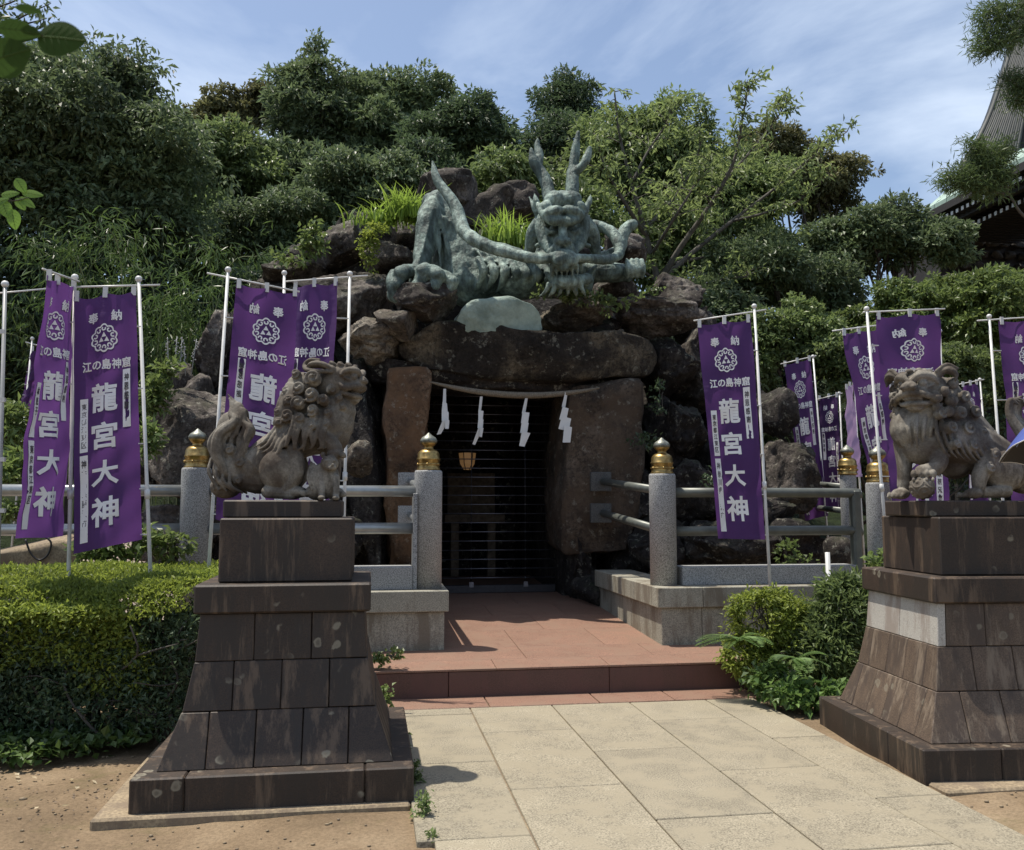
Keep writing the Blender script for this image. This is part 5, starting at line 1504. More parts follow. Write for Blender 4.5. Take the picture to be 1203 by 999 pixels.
def make_tree(name, label, cat, mat, ell_list, n, leaf=(.14, .055), trunk=None, seed=0, sublobes=9, lobe=.42, group='trees on the wooded hill', bark='bark', thin=0.0, per=12, limb_r=.10, droop=.35, up=.7, back=.25, low=-.45, tw=True, cr=.30):
    rs = np.random.RandomState(seed)
    leaf = (leaf[0] * 1.05, leaf[1] * 1.15)
    lobes = []; mains = []
    for (cx, cy, rx, ry, Y) in ell_list:
        c = np.array(P(cx, cy, Y)); R1 = rx / pxm(Y); R2 = ry / pxm(Y); RD = min(R1, R2 * 1.2) * .9
        mains.append((c, (R1, RD, R2)))
        k = sublobes
        for i in range(k):
            a = 2 * math.pi * (i + rs.uniform(-.3, .3)) / k; q = rs.uniform(.5, .74) if i % 3 else rs.uniform(.1, .45)
            f_ = lobe * rs.uniform(.72, 1.25)
            p = c + np.array([math.cos(a) * q * R1, -RD * rs.uniform(-.3, .75) * (1 - q * .5), math.sin(a) * q * R2])
            m = min(R1, R2) * f_
            lobes.append((p, (m * rs.uniform(1.0, 1.35), m, m * rs.uniform(.75, .95))))
        lobes.append((c, (R1 * .66, RD * .6, R2 * .66)))
    V, F = clump_leaves(lobes, n, leaf[0], leaf[1], rs, droop, up, back, low, cr)
    base = np.array(P(*trunk)) if trunk else mains[0][0].copy()
    gz = hz(base[0], base[1]) if base[1] > 14 else 0.0
    if base[1] > 14: base[2] = gz - .1
    else: base[2] = 0
    t = thing(name, label, cat, tuple(base), group)
    part('crown', V, F, M[mat], t, False)
    mb = MB()
    c0 = mains[0][0]
    fork = base + (c0 - base) * .55; fork[2] = base[2] + (c0[2] - base[2]) * .55
    mb.add(*tube([base, base * .6 + fork * .4 + rs.normal(size=3) * .08, fork], [limb_r * 1.5, limb_r * 1.2, limb_r], 9, 5))
    for (p, r) in lobes[:14]:
        mid = (fork + p) / 2 + rs.normal(size=3) * .25
        mb.add(*tube([fork, mid, p + np.array([0, 0, r[2] * .3])], [limb_r * .7, limb_r * .42, limb_r * .12], 7, 5))
        for k in range(4 if tw else 0):
            e = p + unit(rs, 1)[0] * np.array(r) * .9
            mb.add(*tube([mid * .3 + p * .7, (p + e) / 2 + rs.normal(size=3) * .06, e], [limb_r * .22, limb_r * .14, .006], 5, 3))
    mb.build('trunk', M[bark], t)
    return t
T = make_tree
T('broadleaf_tree', 'huge dark broadleaf tree filling the upper left corner', 'tree', 'leaf_camphor', [(110, 150, 100, 100, 15), (20, 200, 100, 105, 14), (150, 230, 90, 90, 14.5)], 84000, (.115, .045), (70, 500, 14.6), 1, 12, group=None, limb_r=.17, droop=.7)
T('broadleaf_tree', 'dark low crown beneath the huge tree at the left edge', 'tree', 'leaf_dark', [(60, 320, 120, 80, 14.2), (130, 390, 110, 70, 15), (20, 400, 90, 80, 14)], 34000, (.13, .045), (90, 520, 15), 2, 9, droop=.7)
T('broadleaf_tree', 'olive brown tree top on the skyline left of centre', 'tree', 'leaf_olive', [(262, 145, 52, 36, 30), (300, 128, 34, 26, 30)], 14000, (.16, .08), (262, 300, 30), 3, 8)
T('broadleaf_tree', 'mid green tree spreading below the olive tree top', 'tree', 'leaf_mid', [(262, 215, 90, 62, 21), (230, 290, 90, 60, 20)], 42000, (.14, .055), (250, 400, 20), 4, 10, droop=.6)
T('broadleaf_tree', 'tall domed tree on the skyline with one sprig standing up at its left', 'tree', 'leaf_camphor', [(400, 165, 98, 88, 24), (470, 140, 62, 60, 24.5), (350, 230, 80, 55, 22)], 66000, (.16, .06), (400, 360, 24), 5, 12)
T('broadleaf_tree', 'dark tree with rounded clumps behind the boulders left of the dragon', 'tree', 'leaf_camphor', [(330, 285, 80, 52, 17.5), (430, 240, 70, 60, 18)], 40000, (.12, .045), (380, 340, 17.8), 6, 10, droop=.6)
T('broadleaf_tree', 'blue green bushy tree directly above the dragon tail', 'tree', 'leaf_dark', [(545, 175, 70, 62, 22), (500, 215, 52, 40, 20)], 34000, (.14, .055), (540, 330, 22), 7, 9)
T('broadleaf_tree', 'dark conical tree standing behind the dragon antlers', 'tree', 'leaf_dark', [(662, 130, 40, 46, 26), (650, 200, 62, 70, 24)], 30000, (.15, .05), (660, 330, 25), 8, 8)
T('broadleaf_tree', 'light green drooping tree behind the dragon head', 'tree', 'leaf_mid', [(600, 235, 62, 60, 17.5), (660, 270, 60, 60, 17)], 26000, (.15, .05), (620, 360, 17.5), 9, 8, droop=.8)
T('broadleaf_tree', 'green tree filling the gap right of the dragon', 'tree', 'leaf_mid', [(760, 200, 100, 85, 21), (850, 240, 90, 80, 20), (770, 300, 80, 60, 18)], 60000, (.15, .05), (790, 400, 21), 10, 10, droop=.6)
T('broadleaf_tree', 'dark tree dome on the skyline left of the shrine roof', 'tree', 'leaf_olive', [(950, 225, 72, 52, 27), (905, 190, 60, 40, 27)], 30000, (.16, .07), (950, 330, 27), 11, 9)
T('broadleaf_tree', 'dense dark tree in front of the lower eave of the shrine', 'tree', 'leaf_camphor', [(1048, 278, 62, 44, 17.5), (985, 300, 52, 40, 18), (1105, 290, 40, 30, 17)], 34000, (.12, .05), (1040, 400, 17.5), 12, 9)
T('broadleaf_tree', 'shaded green tree behind the right boulders', 'tree', 'leaf_camphor', [(880, 330, 80, 56, 16), (960, 350, 70, 40, 16.5), (840, 380, 50, 40, 14.5)], 34000, (.12, .045), (890, 430, 16), 13, 9)
T('leafy_shrub', 'bright yellow green shrub rising behind the right banners', 'shrub', 'leaf_bright', [(1070, 378, 66, 56, 13.5), (1165, 372, 62, 62, 13), (1000, 395, 42, 34, 14), (1120, 345, 40, 26, 13.8)], 40000, (.085, .04), (1080, 500, 13.5), 14, 12, group='shrubs right of the grotto', limb_r=.05, cr=.17)
T('leafy_shrub', 'lower green shrub with dark gaps behind the small distant banner', 'shrub', 'leaf_mid', [(930, 400, 80, 48, 12.8), (1000, 430, 70, 50, 12.6), (880, 430, 40, 50, 12.9), (1120, 450, 90, 50, 12.4)], 34000, (.085, .04), (950, 520, 12.8), 15, 10, group='shrubs right of the grotto', limb_r=.05, cr=.17)
T('leafy_shrub', 'dark undergrowth shrub low behind the right railing', 'shrub', 'leaf_dark', [(1000, 530, 90, 60, 12.8), (1120, 540, 90, 60, 12.6), (1220, 480, 80, 90, 12.6)], 20000, (.09, .04), (1050, 600, 12.7), 16, 9, group='shrubs right of the grotto', limb_r=.04, cr=.17)
T('leafy_shrub', 'very dark thicket behind the bamboo at the left', 'shrub', 'leaf_dark', [(190, 400, 110, 80, 15.5), (60, 470, 110, 80, 15), (320, 380, 90, 70, 15.2), (160, 500, 120, 60, 14.5)], 34000, (.13, .05), (150, 560, 15.2), 17, 9, group='dark thickets low on the slope')
T('leafy_shrub', 'dark thicket low on the slope behind the right boulders', 'shrub', 'leaf_dark', [(800, 440, 90, 60, 15.2), (900, 470, 90, 60, 15), (700, 400, 80, 60, 16)], 20000, (.13, .05), (820, 540, 15.2), 18, 9, group='dark thickets low on the slope')
T('broadleaf_tree', 'dark tree at the far left edge behind the banner poles', 'tree', 'leaf_camphor', [(-150, 250, 150, 150, 15.5), (-120, 420, 130, 100, 14.5)], 22000, (.14, .06), (-140, 560, 15), 19, 9)
# airy tree with visible fan of branches right of the dragon
def airy_tree():
    rs = np.random.RandomState(77)
    Y = 15.2
    base = P(782, 420, Y); base = np.array((base.x, base.y, hz(base.x, base.y) - .1 if base.y > 14 else 0))
    t = thing('airy_tree', 'airy light green tree fanning thin bare branches against the sky right of the dragon', 'tree', tuple(base))
    mb = MB(); tips = []; outs = []
    def br(pts, r0, r1, leaves=True, dens=1.0):
        Q = [P(x, y, Y + d)[:] for x, y, d in pts]
        C = catmull(Q, 6)
        mb.add(*tube(Q, list(np.linspace(r0, r1, len(Q))), 7, 6))
        m = len(C)
        for i in range(m):
            f_ = i / (m - 1)
            if f_ < .28: continue
            for k in range(int(1.6 * dens + rs.rand())):
                d = unit(rs, 1)[0]; d[2] = abs(d[2]) * .6 + .1; ln = rs.uniform(.2, .95) * (1.15 - f_ * .6)
                e = C[i] + d * ln
                mb.add(*tube([C[i], (C[i] + e) / 2 + np.array([0, 0, .03]), e], [.010, .007, .003], 4, 2))
                for q in np.linspace(.35, 1, 4): tips.append(C[i] + (e - C[i]) * q); outs.append(d)
    br([(782, 400, 0), (776, 350, 0), (770, 320, 0), (757, 270, .1), (742, 215, .2), (728, 160, .3), (722, 108, .4)], .085, .012)
    br([(776, 330, 0), (800, 290, -.3), (835, 240, -.6), (862, 190, -.8), (872, 140, -.9), (880, 98, -1)], .06, .01)
    br([(772, 335, 0), (810, 300, .3), (860, 260, .5), (910, 222, .6), (960, 180, .7), (995, 155, .8)], .055, .01)
    br([(760, 280, .1), (735, 240, -.3), (712, 200, -.5), (700, 160, -.6)], .045, .01)
    br([(742, 215, .2), (760, 180, .5), (780, 150, .6), (796, 122, .7)], .03, .008)
    br([(835, 240, -.6), (850, 215, -.2), (880, 180, 0), (912, 140, .1), (925, 118, .1)], .035, .008)
    br([(860, 260, .5), (900, 250, .1), (940, 235, -.1), (975, 205, -.2)], .03, .008)
    br([(790, 310, .2), (840, 300, .6), (890, 290, .8), (930, 280, .8)], .035, .01)
    br([(775, 345, 0), (800, 345, -.4), (840, 330, -.6), (880, 325, -.7)], .035, .01)
    br([(770, 330, 0), (745, 310, -.4), (715, 290, -.5)], .03, .01)
    br([(757, 270, .1), (790, 235, .6), (815, 195, .8), (825, 160, .9)], .035, .01)
    br([(765, 300, 0), (790, 260, -.8), (812, 225, -1.0), (835, 190, -1.1)], .035, .01)
    tips_ = np.array(tips); outs_ = np.array(outs)
    V, F = sprays(rs, tips_, outs_, 4, .06, .15, .048, .6, .8)
    part('crown', V, F, M['leaf_cherry'], t, False)
    mb.build('trunk', M['bark_grey'], t)
airy_tree()
# sprig on the skyline and sparse branch in the top left corner
def twig_tree(name, label, cat, mat, twigs, Y, leaf, seed, dens=1.0, r=.02, bark='bark', per=5, droop=.4, group=None, loc=None, spread=.6):
    rs = np.random.RandomState(seed)
    o = P(*twigs[0][0], Y)
    t = thing(name, label, cat, tuple(loc or o), group)
    mb = MB(); tips = []; outs = []
    for tw in twigs:
        Q = [P(x, y, Y)[:] for x, y in tw]
        C = catmull(Q, 8); mb.add(*tube(Q, list(np.linspace(r, r * .25, len(Q))), 6, 6))
        for i in range(3, len(C)):
            for k in range(int(dens * 2 + rs.rand())):
                d = unit(rs, 1)[0]; tips.append(C[i] + d * leaf[0] * rs.uniform(.3, spread * 2)); outs.append(d)
    V, F = sprays(rs, np.array(tips), np.array(outs), per, leaf[0] * .7, leaf[0], leaf[1], droop, .6)
    part('leaves', V, F, M[mat], t, False); mb.build('branch', M[bark], t)
    return t
twig_tree('leafy_sprig', 'single leafy sprig standing above the domed tree on the skyline', 'branch', 'leaf_camphor', [[(352, 110), (360, 80), (368, 60), (377, 44)], [(345, 100), (352, 88), (372, 70)], [(330, 105), (340, 92), (348, 82)]], 23.0, (.17, .07), 31, 2.2, .04, loc=(P(352, 110, 23)[:]))
twig_tree('leafy_branch', 'sparse leafy branch crossing the top left corner of the sky', 'branch', 'leaf_camphor', [[(-40, 60), (0, 35), (30, 18), (60, 4)], [(-10, 42), (25, 30), (55, 22)], [(-40, 20), (0, 8), (40, -8)]], 12.0, (.11, .04), 32, .6, .02)
# needle-leaved branches entering from the right
def needle_branch(label, twigs, Y, seed, dens=3.0):
    t = twig_tree('conifer_branch', label, 'branch', 'leaf_pine', twigs, Y, (.085, .009), seed, dens * .5, .016, 'bark_grey', 15, .2, 'conifer branches reaching in from the right', spread=.55)
needle_branch('dark needle-leaved branch hanging in at the top right corner', [[(1260, 20), (1215, 30), (1185, 34), (1160, 42), (1148, 58)], [(1240, -10), (1200, 5), (1170, 8), (1152, 20)], [(1230, 40), (1195, 44), (1172, 52), (1158, 60)], [(1215, 25), (1180, 18), (1156, 30)]], 8.5, 41, 4)
needle_branch('needle-leaved branch over the curved shrine gable', [[(1260, 130), (1222, 112), (1200, 104), (1182, 94)], [(1240, 110), (1212, 96), (1192, 92)], [(1240, 130), (1210, 118), (1192, 118)]], 8.5, 42, 4)
needle_branch('lowest and widest needle-leaved branch in front of the green eave', [[(1184, 226), (1165, 212), (1140, 200)], [(1184, 226), (1162, 200), (1148, 182), (1143, 168)], [(1180, 228), (1150, 222), (1128, 216), (1110, 213)], [(1184, 222), (1172, 200), (1176, 182), (1180, 172)], [(1170, 222), (1138, 207), (1118, 202)], [(1176, 222), (1160, 196), (1165, 180)]], 8.5, 43, 5)
V, F = tube([P(1290, 292, 8.5), P(1235, 270, 8.5), P(1203, 254, 8.5), P(1184, 226, 8.5)], [.03, .024, .017, .012], 7, 5)
for _o in bpy.data.objects:
    if _o.get('label', '').startswith('lowest and widest'): part('limb', V, F, M['bark_grey'], _o)
# bamboo at the left, behind the banners
def bamboo():
    rs = np.random.RandomState(51)
    for j, (x0, n, lab, Yb) in enumerate(((160, 9, 'clump of thin bamboo canes with drooping leaves behind the left banners', 12.2), (70, 8, 'shaded bamboo clump at the far left under the huge tree', 12.8), (225, 6, 'bamboo clump leaning over the left boulders', 12.6))):
        c = P(x0, 560, Yb); t = thing('bamboo_clump', lab, 'bamboo', (c.x, c.y, 0), 'bamboo clumps')
        tips = []; outs = []
        for i in range(n):
            a = P(x0 + rs.uniform(-28, 32), 560, Yb + rs.uniform(-.4, .5)); a.z = 0
            h = rs.uniform(3.4, 4.9); lean = rs.uniform(-.5, .5)
            pts = [a, a + Vector((lean * .2, 0, h * .5)), a + Vector((lean, -.2, h)), a + Vector((lean * 2.2, -.6, h * 1.05))]
            V, F = tube(pts, [.014, .012, .008, .003], 6, 6); part('cane', V, F, M['leaf_bamboo_cane'], t)
            C = catmull([tuple(p) for p in pts], 10)
            for k in range(11, len(C)):
                for q in range(2):
                    d = unit(rs, 1)[0]; d[2] *= .5; tips.append(C[k] + d * rs.uniform(.1, .75)); outs.append(d)
        V, F = sprays(rs, np.array(tips), np.array(outs), 8, .09, .15, .02, .9, .5)
        part('leaves', V, F, M['leaf_bamboo'], t, False)
M['leaf_bamboo_cane'] = plain('bamboo_cane', (0.20, 0.24, 0.11), 0.5)
bamboo()

# ------------------------------------------------------------------ small plants
def grass_tuft(label, x, y, Y, n, h, seed, lean=.5, w=.014, mat='leaf_grass', name='grass_tuft', rad_=.12, group='grass tufts on the rocks'):
    rs = np.random.RandomState(seed); c = P(x, y, Y)
    t0 = (c.x, c.y, c.z)
    V = []; F = []
    for i in range(n):
        a = rs.uniform(0, 2 * math.pi); b0 = np.array(t0) + np.array([rs.normal() * rad_, rs.normal() * rad_ * .7, rs.uniform(-.03, .03)])
        d = np.array([math.cos(a), math.sin(a) * .8 - .15, 0]); H = h * rs.uniform(.45, 1.15); le = lean * rs.uniform(.2, 1.2) * H
        s = np.array([-d[1], d[0], 0]) ; s = s / (np.linalg.norm(s) + 1e-6) * w * rs.uniform(.7, 1.3)
        o = len(V); k = 5
        for j in range(k):
            f_ = j / (k - 1); p = b0 + d * le * f_ ** 1.8 + np.array([0, 0, H * (f_ - .28 * f_ ** 3)])
            ww = s * (1 - f_) ** .7 + s * .02
            V += [p - ww, p + ww]
        for j in range(k - 1): F.append([o + 2 * j, o + 2 * j + 1, o + 2 * j + 3, o + 2 * j + 2])
    o = part(name, V, F, M[mat], None, False, loc=t0)
    tag(o, label, 'grass', group); return o
grass_tuft('tall bright grass tuft on the boulders left of the dragon', 478, 258, 11.2, 240, .46, 1, .8)
grass_tuft('low yellow green grass spreading left of the tall tuft', 448, 264, 11.3, 200, .28, 2, .9, rad_=.2)
grass_tuft('bright grass tuft between the dragon tail and head', 592, 290, 11.0, 260, .5, 3, .7, rad_=.16)
grass_tuft('grass under the tall tuft beside the upper boulders', 500, 262, 11.4, 120, .3, 4, .8)
def leafy(name, label, cat, blobs, n, leaf, mat, seed, per=8, group=None, droop=.1, up=1.0, stems=True, kind=None):
    """low plant: leaf bunches through ellipsoids given as (x, y, rx, ry, Y)"""
    rs = np.random.RandomState(seed); lobes = []
    for (x, y, rx, ry, Y) in blobs:
        c = np.array(P(x, y, Y)); lobes.append((c, (rx / pxm(Y), min(rx, ry * 1.3) / pxm(Y) * .8, ry / pxm(Y))))
    V, F = crown_leaves(lobes, n, leaf[0], leaf[1], rs, per, droop, up, -.2, low=-.7, spread=leaf[0] * .6)
    c0 = lobes[0][0]; base = (c0[0], c0[1], max(0, c0[2] - lobes[0][1][2]))
    t = thing(name, label, cat, base, group)
    part('leaves', V, F, M[mat], t, False)
    if stems:
        mb = MB()
        for (c, r) in lobes:
            for k in range(7):
                e = c + unit(rs, 1)[0] * np.array(r) * .8
                mb.add(*tube([(c[0] + rs.normal() * .03, c[1], c[2] - r[2]), (c + e) / 2, e], [.007, .005, .002], 5, 3))
        st_ = mb.build('stems', M['bark_grey'], t); st_['kind'] = 'stuff'
    return t
leafy('rock_plant', 'leafy green plant left of the rounded boulder on the mound', 'plant', [(368, 282, 9, 20, 11.3), (345, 306, 14, 6, 11.2)], 260, (.09, .055), 'leaf_bright', 61, group='plants growing among the boulders')
leafy('rock_plant', 'yellow green plant between the two upper left boulders', 'plant', [(433, 292, 8, 24, 10.9), (442, 272, 11, 8, 11)], 420, (.055, .035), 'leaf_hedge', 62, group='plants growing among the boulders')
leafy('rock_plant', 'low creeping plant on the ledge under the dragon head', 'plant', [(655, 345, 30, 7, 9.85), (690, 350, 22, 7, 9.8), (716, 362, 8, 10, 9.8)], 420, (.055, .04), 'leaf_mid', 63, group='plants growing among the boulders')
leafy('rock_plant', 'small bright seedling leaves on the right hand boulders', 'plant', [(747, 350, 4, 3, 9.75), (732, 357, 5, 3, 9.75), (768, 342, 6, 5, 10.2)], 70, (.06, .045), 'leaf_bright', 64, group='plants growing among the boulders')
leafy('rock_plant', 'weed with small leaves between the dark stones right of the entrance', 'plant', [(758, 520, 14, 10, 9.7), (840, 560, 14, 16, 9.4), (776, 470, 10, 20, 9.9)], 500, (.05, .03), 'leaf_dark', 65, group='plants growing among the boulders')
leafy('weed', 'weeds sprouting behind the curb of the right railing', 'weed', [(925, 652, 9, 14, 8.6), (948, 662, 8, 6, 8.6), (1036, 662, 14, 12, 7.4)], 260, (.07, .045), 'leaf_bright', 66, group='weeds along the railings')
leafy('weed', 'weed patch between left pedestal and granite base', 'weed', [(444, 772, 9, 5, 7.2), (462, 770, 10, 3, 7.15), (447, 825, 6, 16, 6.3), (461, 862, 4, 12, 5.9)], 420, (.042, .028), 'leaf_bright', 67, group='weeds along the railings')
leafy('weed', 'grassy weeds creeping along the left edge of the paving', 'weed', [(487, 912, 3, 16, 5.0), (497, 955, 4, 20, 4.5), (508, 990, 4, 12, 4.2), (474, 885, 3, 9, 5.4)], 420, (.028, .016), 'leaf_mid', 68, group='weeds along the railings', stems=False)
leafy('garden_plant', 'sunlit yellow green plants at the left edge behind the railing', 'plant', [(10, 500, 22, 22, 9.6), (28, 545, 14, 14, 9.3), (5, 560, 20, 14, 9.2), (25, 600, 20, 12, 9.0)], 1500, (.10, .035), 'leaf_bright', 69, group='garden plants behind the left railing')
leafy('garden_plant', 'leafy plant with reddish stems between banner and left boulders', 'plant', [(180, 470, 9, 20, 9.8), (172, 520, 7, 20, 9.5), (196, 440, 7, 8, 9.9)], 700, (.09, .045), 'leaf_bright', 70, group='garden plants behind the left railing')
leafy('garden_plant', 'low green plants at the foot of the left railing posts', 'plant', [(150, 640, 26, 16, 7.3), (118, 646, 26, 10, 7.2), (200, 640, 20, 10, 7.4)], 800, (.07, .04), 'leaf_bright', 71, group='garden plants behind the left railing')
def flower_spike(x, y, Y, h):
    c = P(x, y, Y); b0 = thing('flower_spike', 'pale upright flower spikes above the left boulders', 'flower', (c.x, c.y, c.z - h))
    rs = np.random.RandomState(5)
    mb = MB()
    for k in range(5):
        a = Vector((c.x + (k - 2) * .06, c.y, c.z - h)); e = a + Vector((rs.uniform(-.05, .05), 0, h * rs.uniform(.7, 1)))
        mb.add(*tube([a, e], [.006, .003], 5)); 
        for q in range(14):
            p = a.lerp(e, .4 + .6 * q / 14); mb.add(*ell((p.x + rs.normal() * .012, p.y + rs.normal() * .012, p.z), (.011, .011, .008), sub=1))
    mb.build('spikes', M['pole_grey'], b0)
flower_spike(213, 395, 10.3, .45)

# hedge on the left
def hedge():
    rs = np.random.RandomState(81)
    x0, x1 = P(-160, 700, 6.6).x, -.98
    y0, y1 = 5.98, 7.35; zt_ = 1.06
    t = thing('clipped_hedge', 'low clipped azalea hedge with sunlit yellow green top and dark bare stems beneath', 'hedge', ((x0 + x1) / 2, 6.9, 0))
    n = 9500
    u = rs.rand(n); v = rs.rand(n) ** 1.0
    X = x0 + (x1 - x0) * u; Y = y0 + (y1 - y0) * v
    zz = zt_ - .03 - .07 * np.clip((y1 - Y) / (y1 - y0), 0, 1) + .05 * fbm(np.stack([X * 2.2, Y * 2.2, X * 0], 1), 3, 4) - .14 * np.clip((y0 + .2 - Y) / .2, 0, 1) ** 2
    hole = vnoise(np.stack([X * 1.6, Y * 2.5, X * 0], 1), 21)
    keep = (hole > -.62) & ~((X > -1.2) & (Y < 6.2))
    P3 = np.stack([X, Y, zz], 1)[keep]
    out = np.stack([rs.normal(size=len(P3)) * .3, -.25 * np.ones(len(P3)), np.ones(len(P3))], 1)
    A = sprays(rs, P3, out, 9, .028, .034, .016, -.25, .5)
    # front skirt, thinning downwards
    n = 5200
    X = x0 + (x1 - x0) * rs.rand(n); f_ = rs.rand(n) ** 2.0
    Z = zt_ - .2 - f_ * .55; Yf = y0 + rs.uniform(-.06, .16, n) + f_ * .12
    g_ = vnoise(np.stack([X * 2.6, Z * 2.6, Yf * 2], 1), 33)
    k = (g_ > -.35 + f_ * .55) & ~((X > -1.6) & (X < -1.15) & (g_ < .35)) & ~(X > -1.15)
    P3 = np.stack([X, Yf, Z], 1)[k]; out = np.stack([rs.normal(size=len(P3)) * .4, -np.ones(len(P3)), .4 * np.ones(len(P3))], 1)
    B_ = sprays(rs, P3, out, 7, .03, .036, .017, .1, .7)
    part('leaves', np.concatenate([A[0], B_[0]]), np.concatenate([A[1], B_[1] + len(A[0])]), M['leaf_hedge'], t, False)
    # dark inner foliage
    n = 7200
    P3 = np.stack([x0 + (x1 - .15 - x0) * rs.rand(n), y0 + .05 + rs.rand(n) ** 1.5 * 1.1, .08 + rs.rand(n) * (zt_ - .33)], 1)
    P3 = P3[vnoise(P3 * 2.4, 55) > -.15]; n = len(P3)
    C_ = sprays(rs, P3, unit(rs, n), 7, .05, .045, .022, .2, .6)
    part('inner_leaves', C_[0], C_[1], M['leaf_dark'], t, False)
    mb = MB()
    for i in range(90):
        x = rs.uniform(x0, x1); y = rs.uniform(y0 + .05, y1 - .2)
        a = np.array([x, y, 0]); p = [a]
        for k in range(4): p.append(p[-1] + np.array([rs.normal() * .08, rs.normal() * .05, zt_ / 5.6]))
        r = rs.uniform(.006, .014)
        mb.add(*tube(p, [r * 1.3, r, r * .8, r * .6, r * .4], 6, 3))
        for k in range(3):
            q = p[1 + k]; e = q + np.array([rs.normal() * .16, -abs(rs.normal()) * .12, rs.uniform(.04, .12)])
            mb.add(*tube([q, (q + e) / 2 + rs.normal(size=3) * .02, e], [r * .6, r * .45, r * .2], 5, 3))
    mb.build('stems', M['bark_grey'], t)
    a = P(172, 700, 6.15); 
    o = thing('wooden_stake', 'split grey wooden stake showing through the gap in the hedge', 'stake', (a.x, a.y, 0))
    part('stake_board', *bar((a.x - .02, a.y, 0), (a.x, a.y, zt_ - .09), .05, .03), M['wood'], o, False)
    part('stake_board', *bar((a.x + .045, a.y, .1), (a.x + .035, a.y, zt_ - .2), .022, .022), M['wood'], o, False)
hedge()
# ground ivy in front of the hedge
def ivy():
    rs = np.random.RandomState(91); n = 1500
    X = rs.uniform(-4.2, -1.15, n); Y = rs.uniform(5.6, 6.4, n)
    g_ = vnoise(np.stack([X * 2.4, Y * 2.4, X * 0], 1), 44)
    edge = 5.68 + .18 * vnoise(np.stack([X * 1.5, X * 0, X * 0], 1), 3) + .22 * np.clip((X + 2.0), 0, 1)
    k = (Y > edge) & (g_ > -.55)
    P3 = np.stack([X, Y, .03 + .05 * rs.rand(n)], 1)[k]; m = len(P3)
    A = sprays(rs, P3, np.tile([0, -.3, .6], (m, 1)), 4, .04, .062, .05, .1, 1.6, .1)
    o = part('ground_ivy', A[0], A[1], M['leaf_ivy'], None, False); tag(o, 'green ivy creeping over the soil in front of the hedge', 'ground cover', kind='stuff')
    n = 60
    P3 = np.stack([rs.uniform(-3.2, -1.5, n), rs.uniform(4.9, 6.0, n), np.full(n, -.012)], 1)
    A = leaf_mesh(P3, unit(rs, n) * [1, 1, .1], np.tile([0, 0, 1.0], (n, 1)) + rs.normal(size=(n, 3)) * .2, rs.uniform(.03, .06, n), rs.uniform(.015, .03, n), .15)
    o = part('fallen_leaves', A[0], A[1], M['leaf_dry'], None, False); tag(o, 'pale dry leaves scattered on the dirt left of the pedestal', 'leaves', kind='stuff')
    n = 900
    P3 = np.stack([rs.uniform(-3.4, -1.2, n), rs.uniform(4.2, 6.0, n), np.full(n, -.022)], 1)
    k = vnoise(P3 * [2, 2, 0] + 4, 9) > .1; P3 = P3[k]; n = len(P3)
    A = leaf_mesh(P3, unit(rs, n) * [1, 1, .2], np.tile([0, 0, 1.0], (n, 1)) + rs.normal(size=(n, 3)) * .4, rs.uniform(.008, .03, n), rs.uniform(.006, .014, n), .2)
    o = part('leaf_litter', A[0], A[1], M['wood'], None, False); tag(o, 'brown litter of twigs and leaf bits on the dirt', 'litter', kind='stuff')
ivy()
def pebbles():
    rs = np.random.RandomState(95); mb = MB()
    V0, F0 = ico(1)
    for i in range(420):
        if i % 3: x, y = rs.uniform(-3.6, -1.3), rs.uniform(4.1, 6.1)
        else: x, y = rs.uniform(-1.3, .1) if i % 2 else rs.uniform(3.0, 4.6), rs.uniform(3.7, 4.6)
        r = rs.uniform(.003, .009) * (1.7 if rs.rand() < .05 else 1)
        mb.add(V0 * [r * rs.uniform(1, 1.7), r, r * .6] + [x, y, -.027 + .018 * float(fbm(np.array([[x * 1.5, y * 1.5, 0]]), 4, 3)[0]) - .004], F0)
    o = mb.build('pebbles', M['concrete'], None); tag(o, 'small pebbles scattered over the bare dirt', 'pebbles', kind='stuff')
pebbles()
# shrubs in front of the right base
leafy('clipped_shrub', 'rounded azalea shrub with bright tips in front of the right granite base', 'shrub', [(905, 730, 42, 34, 6.95), (890, 712, 30, 16, 6.9), (930, 745, 30, 36, 7.0), (880, 770, 30, 30, 6.95)], 9000, (.045, .02), 'leaf_hedge', 72, per=9, group='shrubs in front of the right base')
leafy('leafy_shrub', 'darker narrow-leaved shrub between the azalea and the right pedestal', 'shrub', [(992, 730, 36, 44, 6.75), (970, 770, 34, 40, 6.7), (1010, 700, 24, 22, 6.8), (985, 690, 20, 12, 6.8)], 6500, (.075, .022), 'leaf_mid', 73, per=9, group='shrubs in front of the right base')
def fern(label, x, y, Y, n, ln, seed):
    rs = np.random.RandomState(seed); c = np.array(P(x, y, Y))
    pos, ax, nr, L_, W_ = [], [], [], [], []
    for i in range(n):
        a = rs.uniform(math.pi * .8, math.pi * 2.2); d = np.array([math.cos(a), math.sin(a), rs.uniform(.15, .8)]); d /= np.linalg.norm(d); l = ln * rs.uniform(.6, 1.1)
        side = np.cross(d, [0, 0, 1]); side /= np.linalg.norm(side)
        for k in range(16):
            f_ = (k + 2) / 18; p = c + d * l * f_ - np.array([0, 0, l * .45 * f_ ** 2])
            for s in (-1, 1):
                pos.append(p); ax.append(side * s + d * .5 - np.array([0, 0, .15])); nr.append([0, -.2, 1]); q = math.sin(f_ * 2.9) * .28 * l; L_.append(max(.012, q)); W_.append(.016)
    V, F = leaf_mesh(np.array(pos), np.array(ax), np.array(nr, float), np.array(L_), np.array(W_), .15)
    o = part('fern', V, F, M['leaf_ivy'], None, False, loc=tuple(c)); tag(o, label, 'fern', 'ferns by the right shrub')
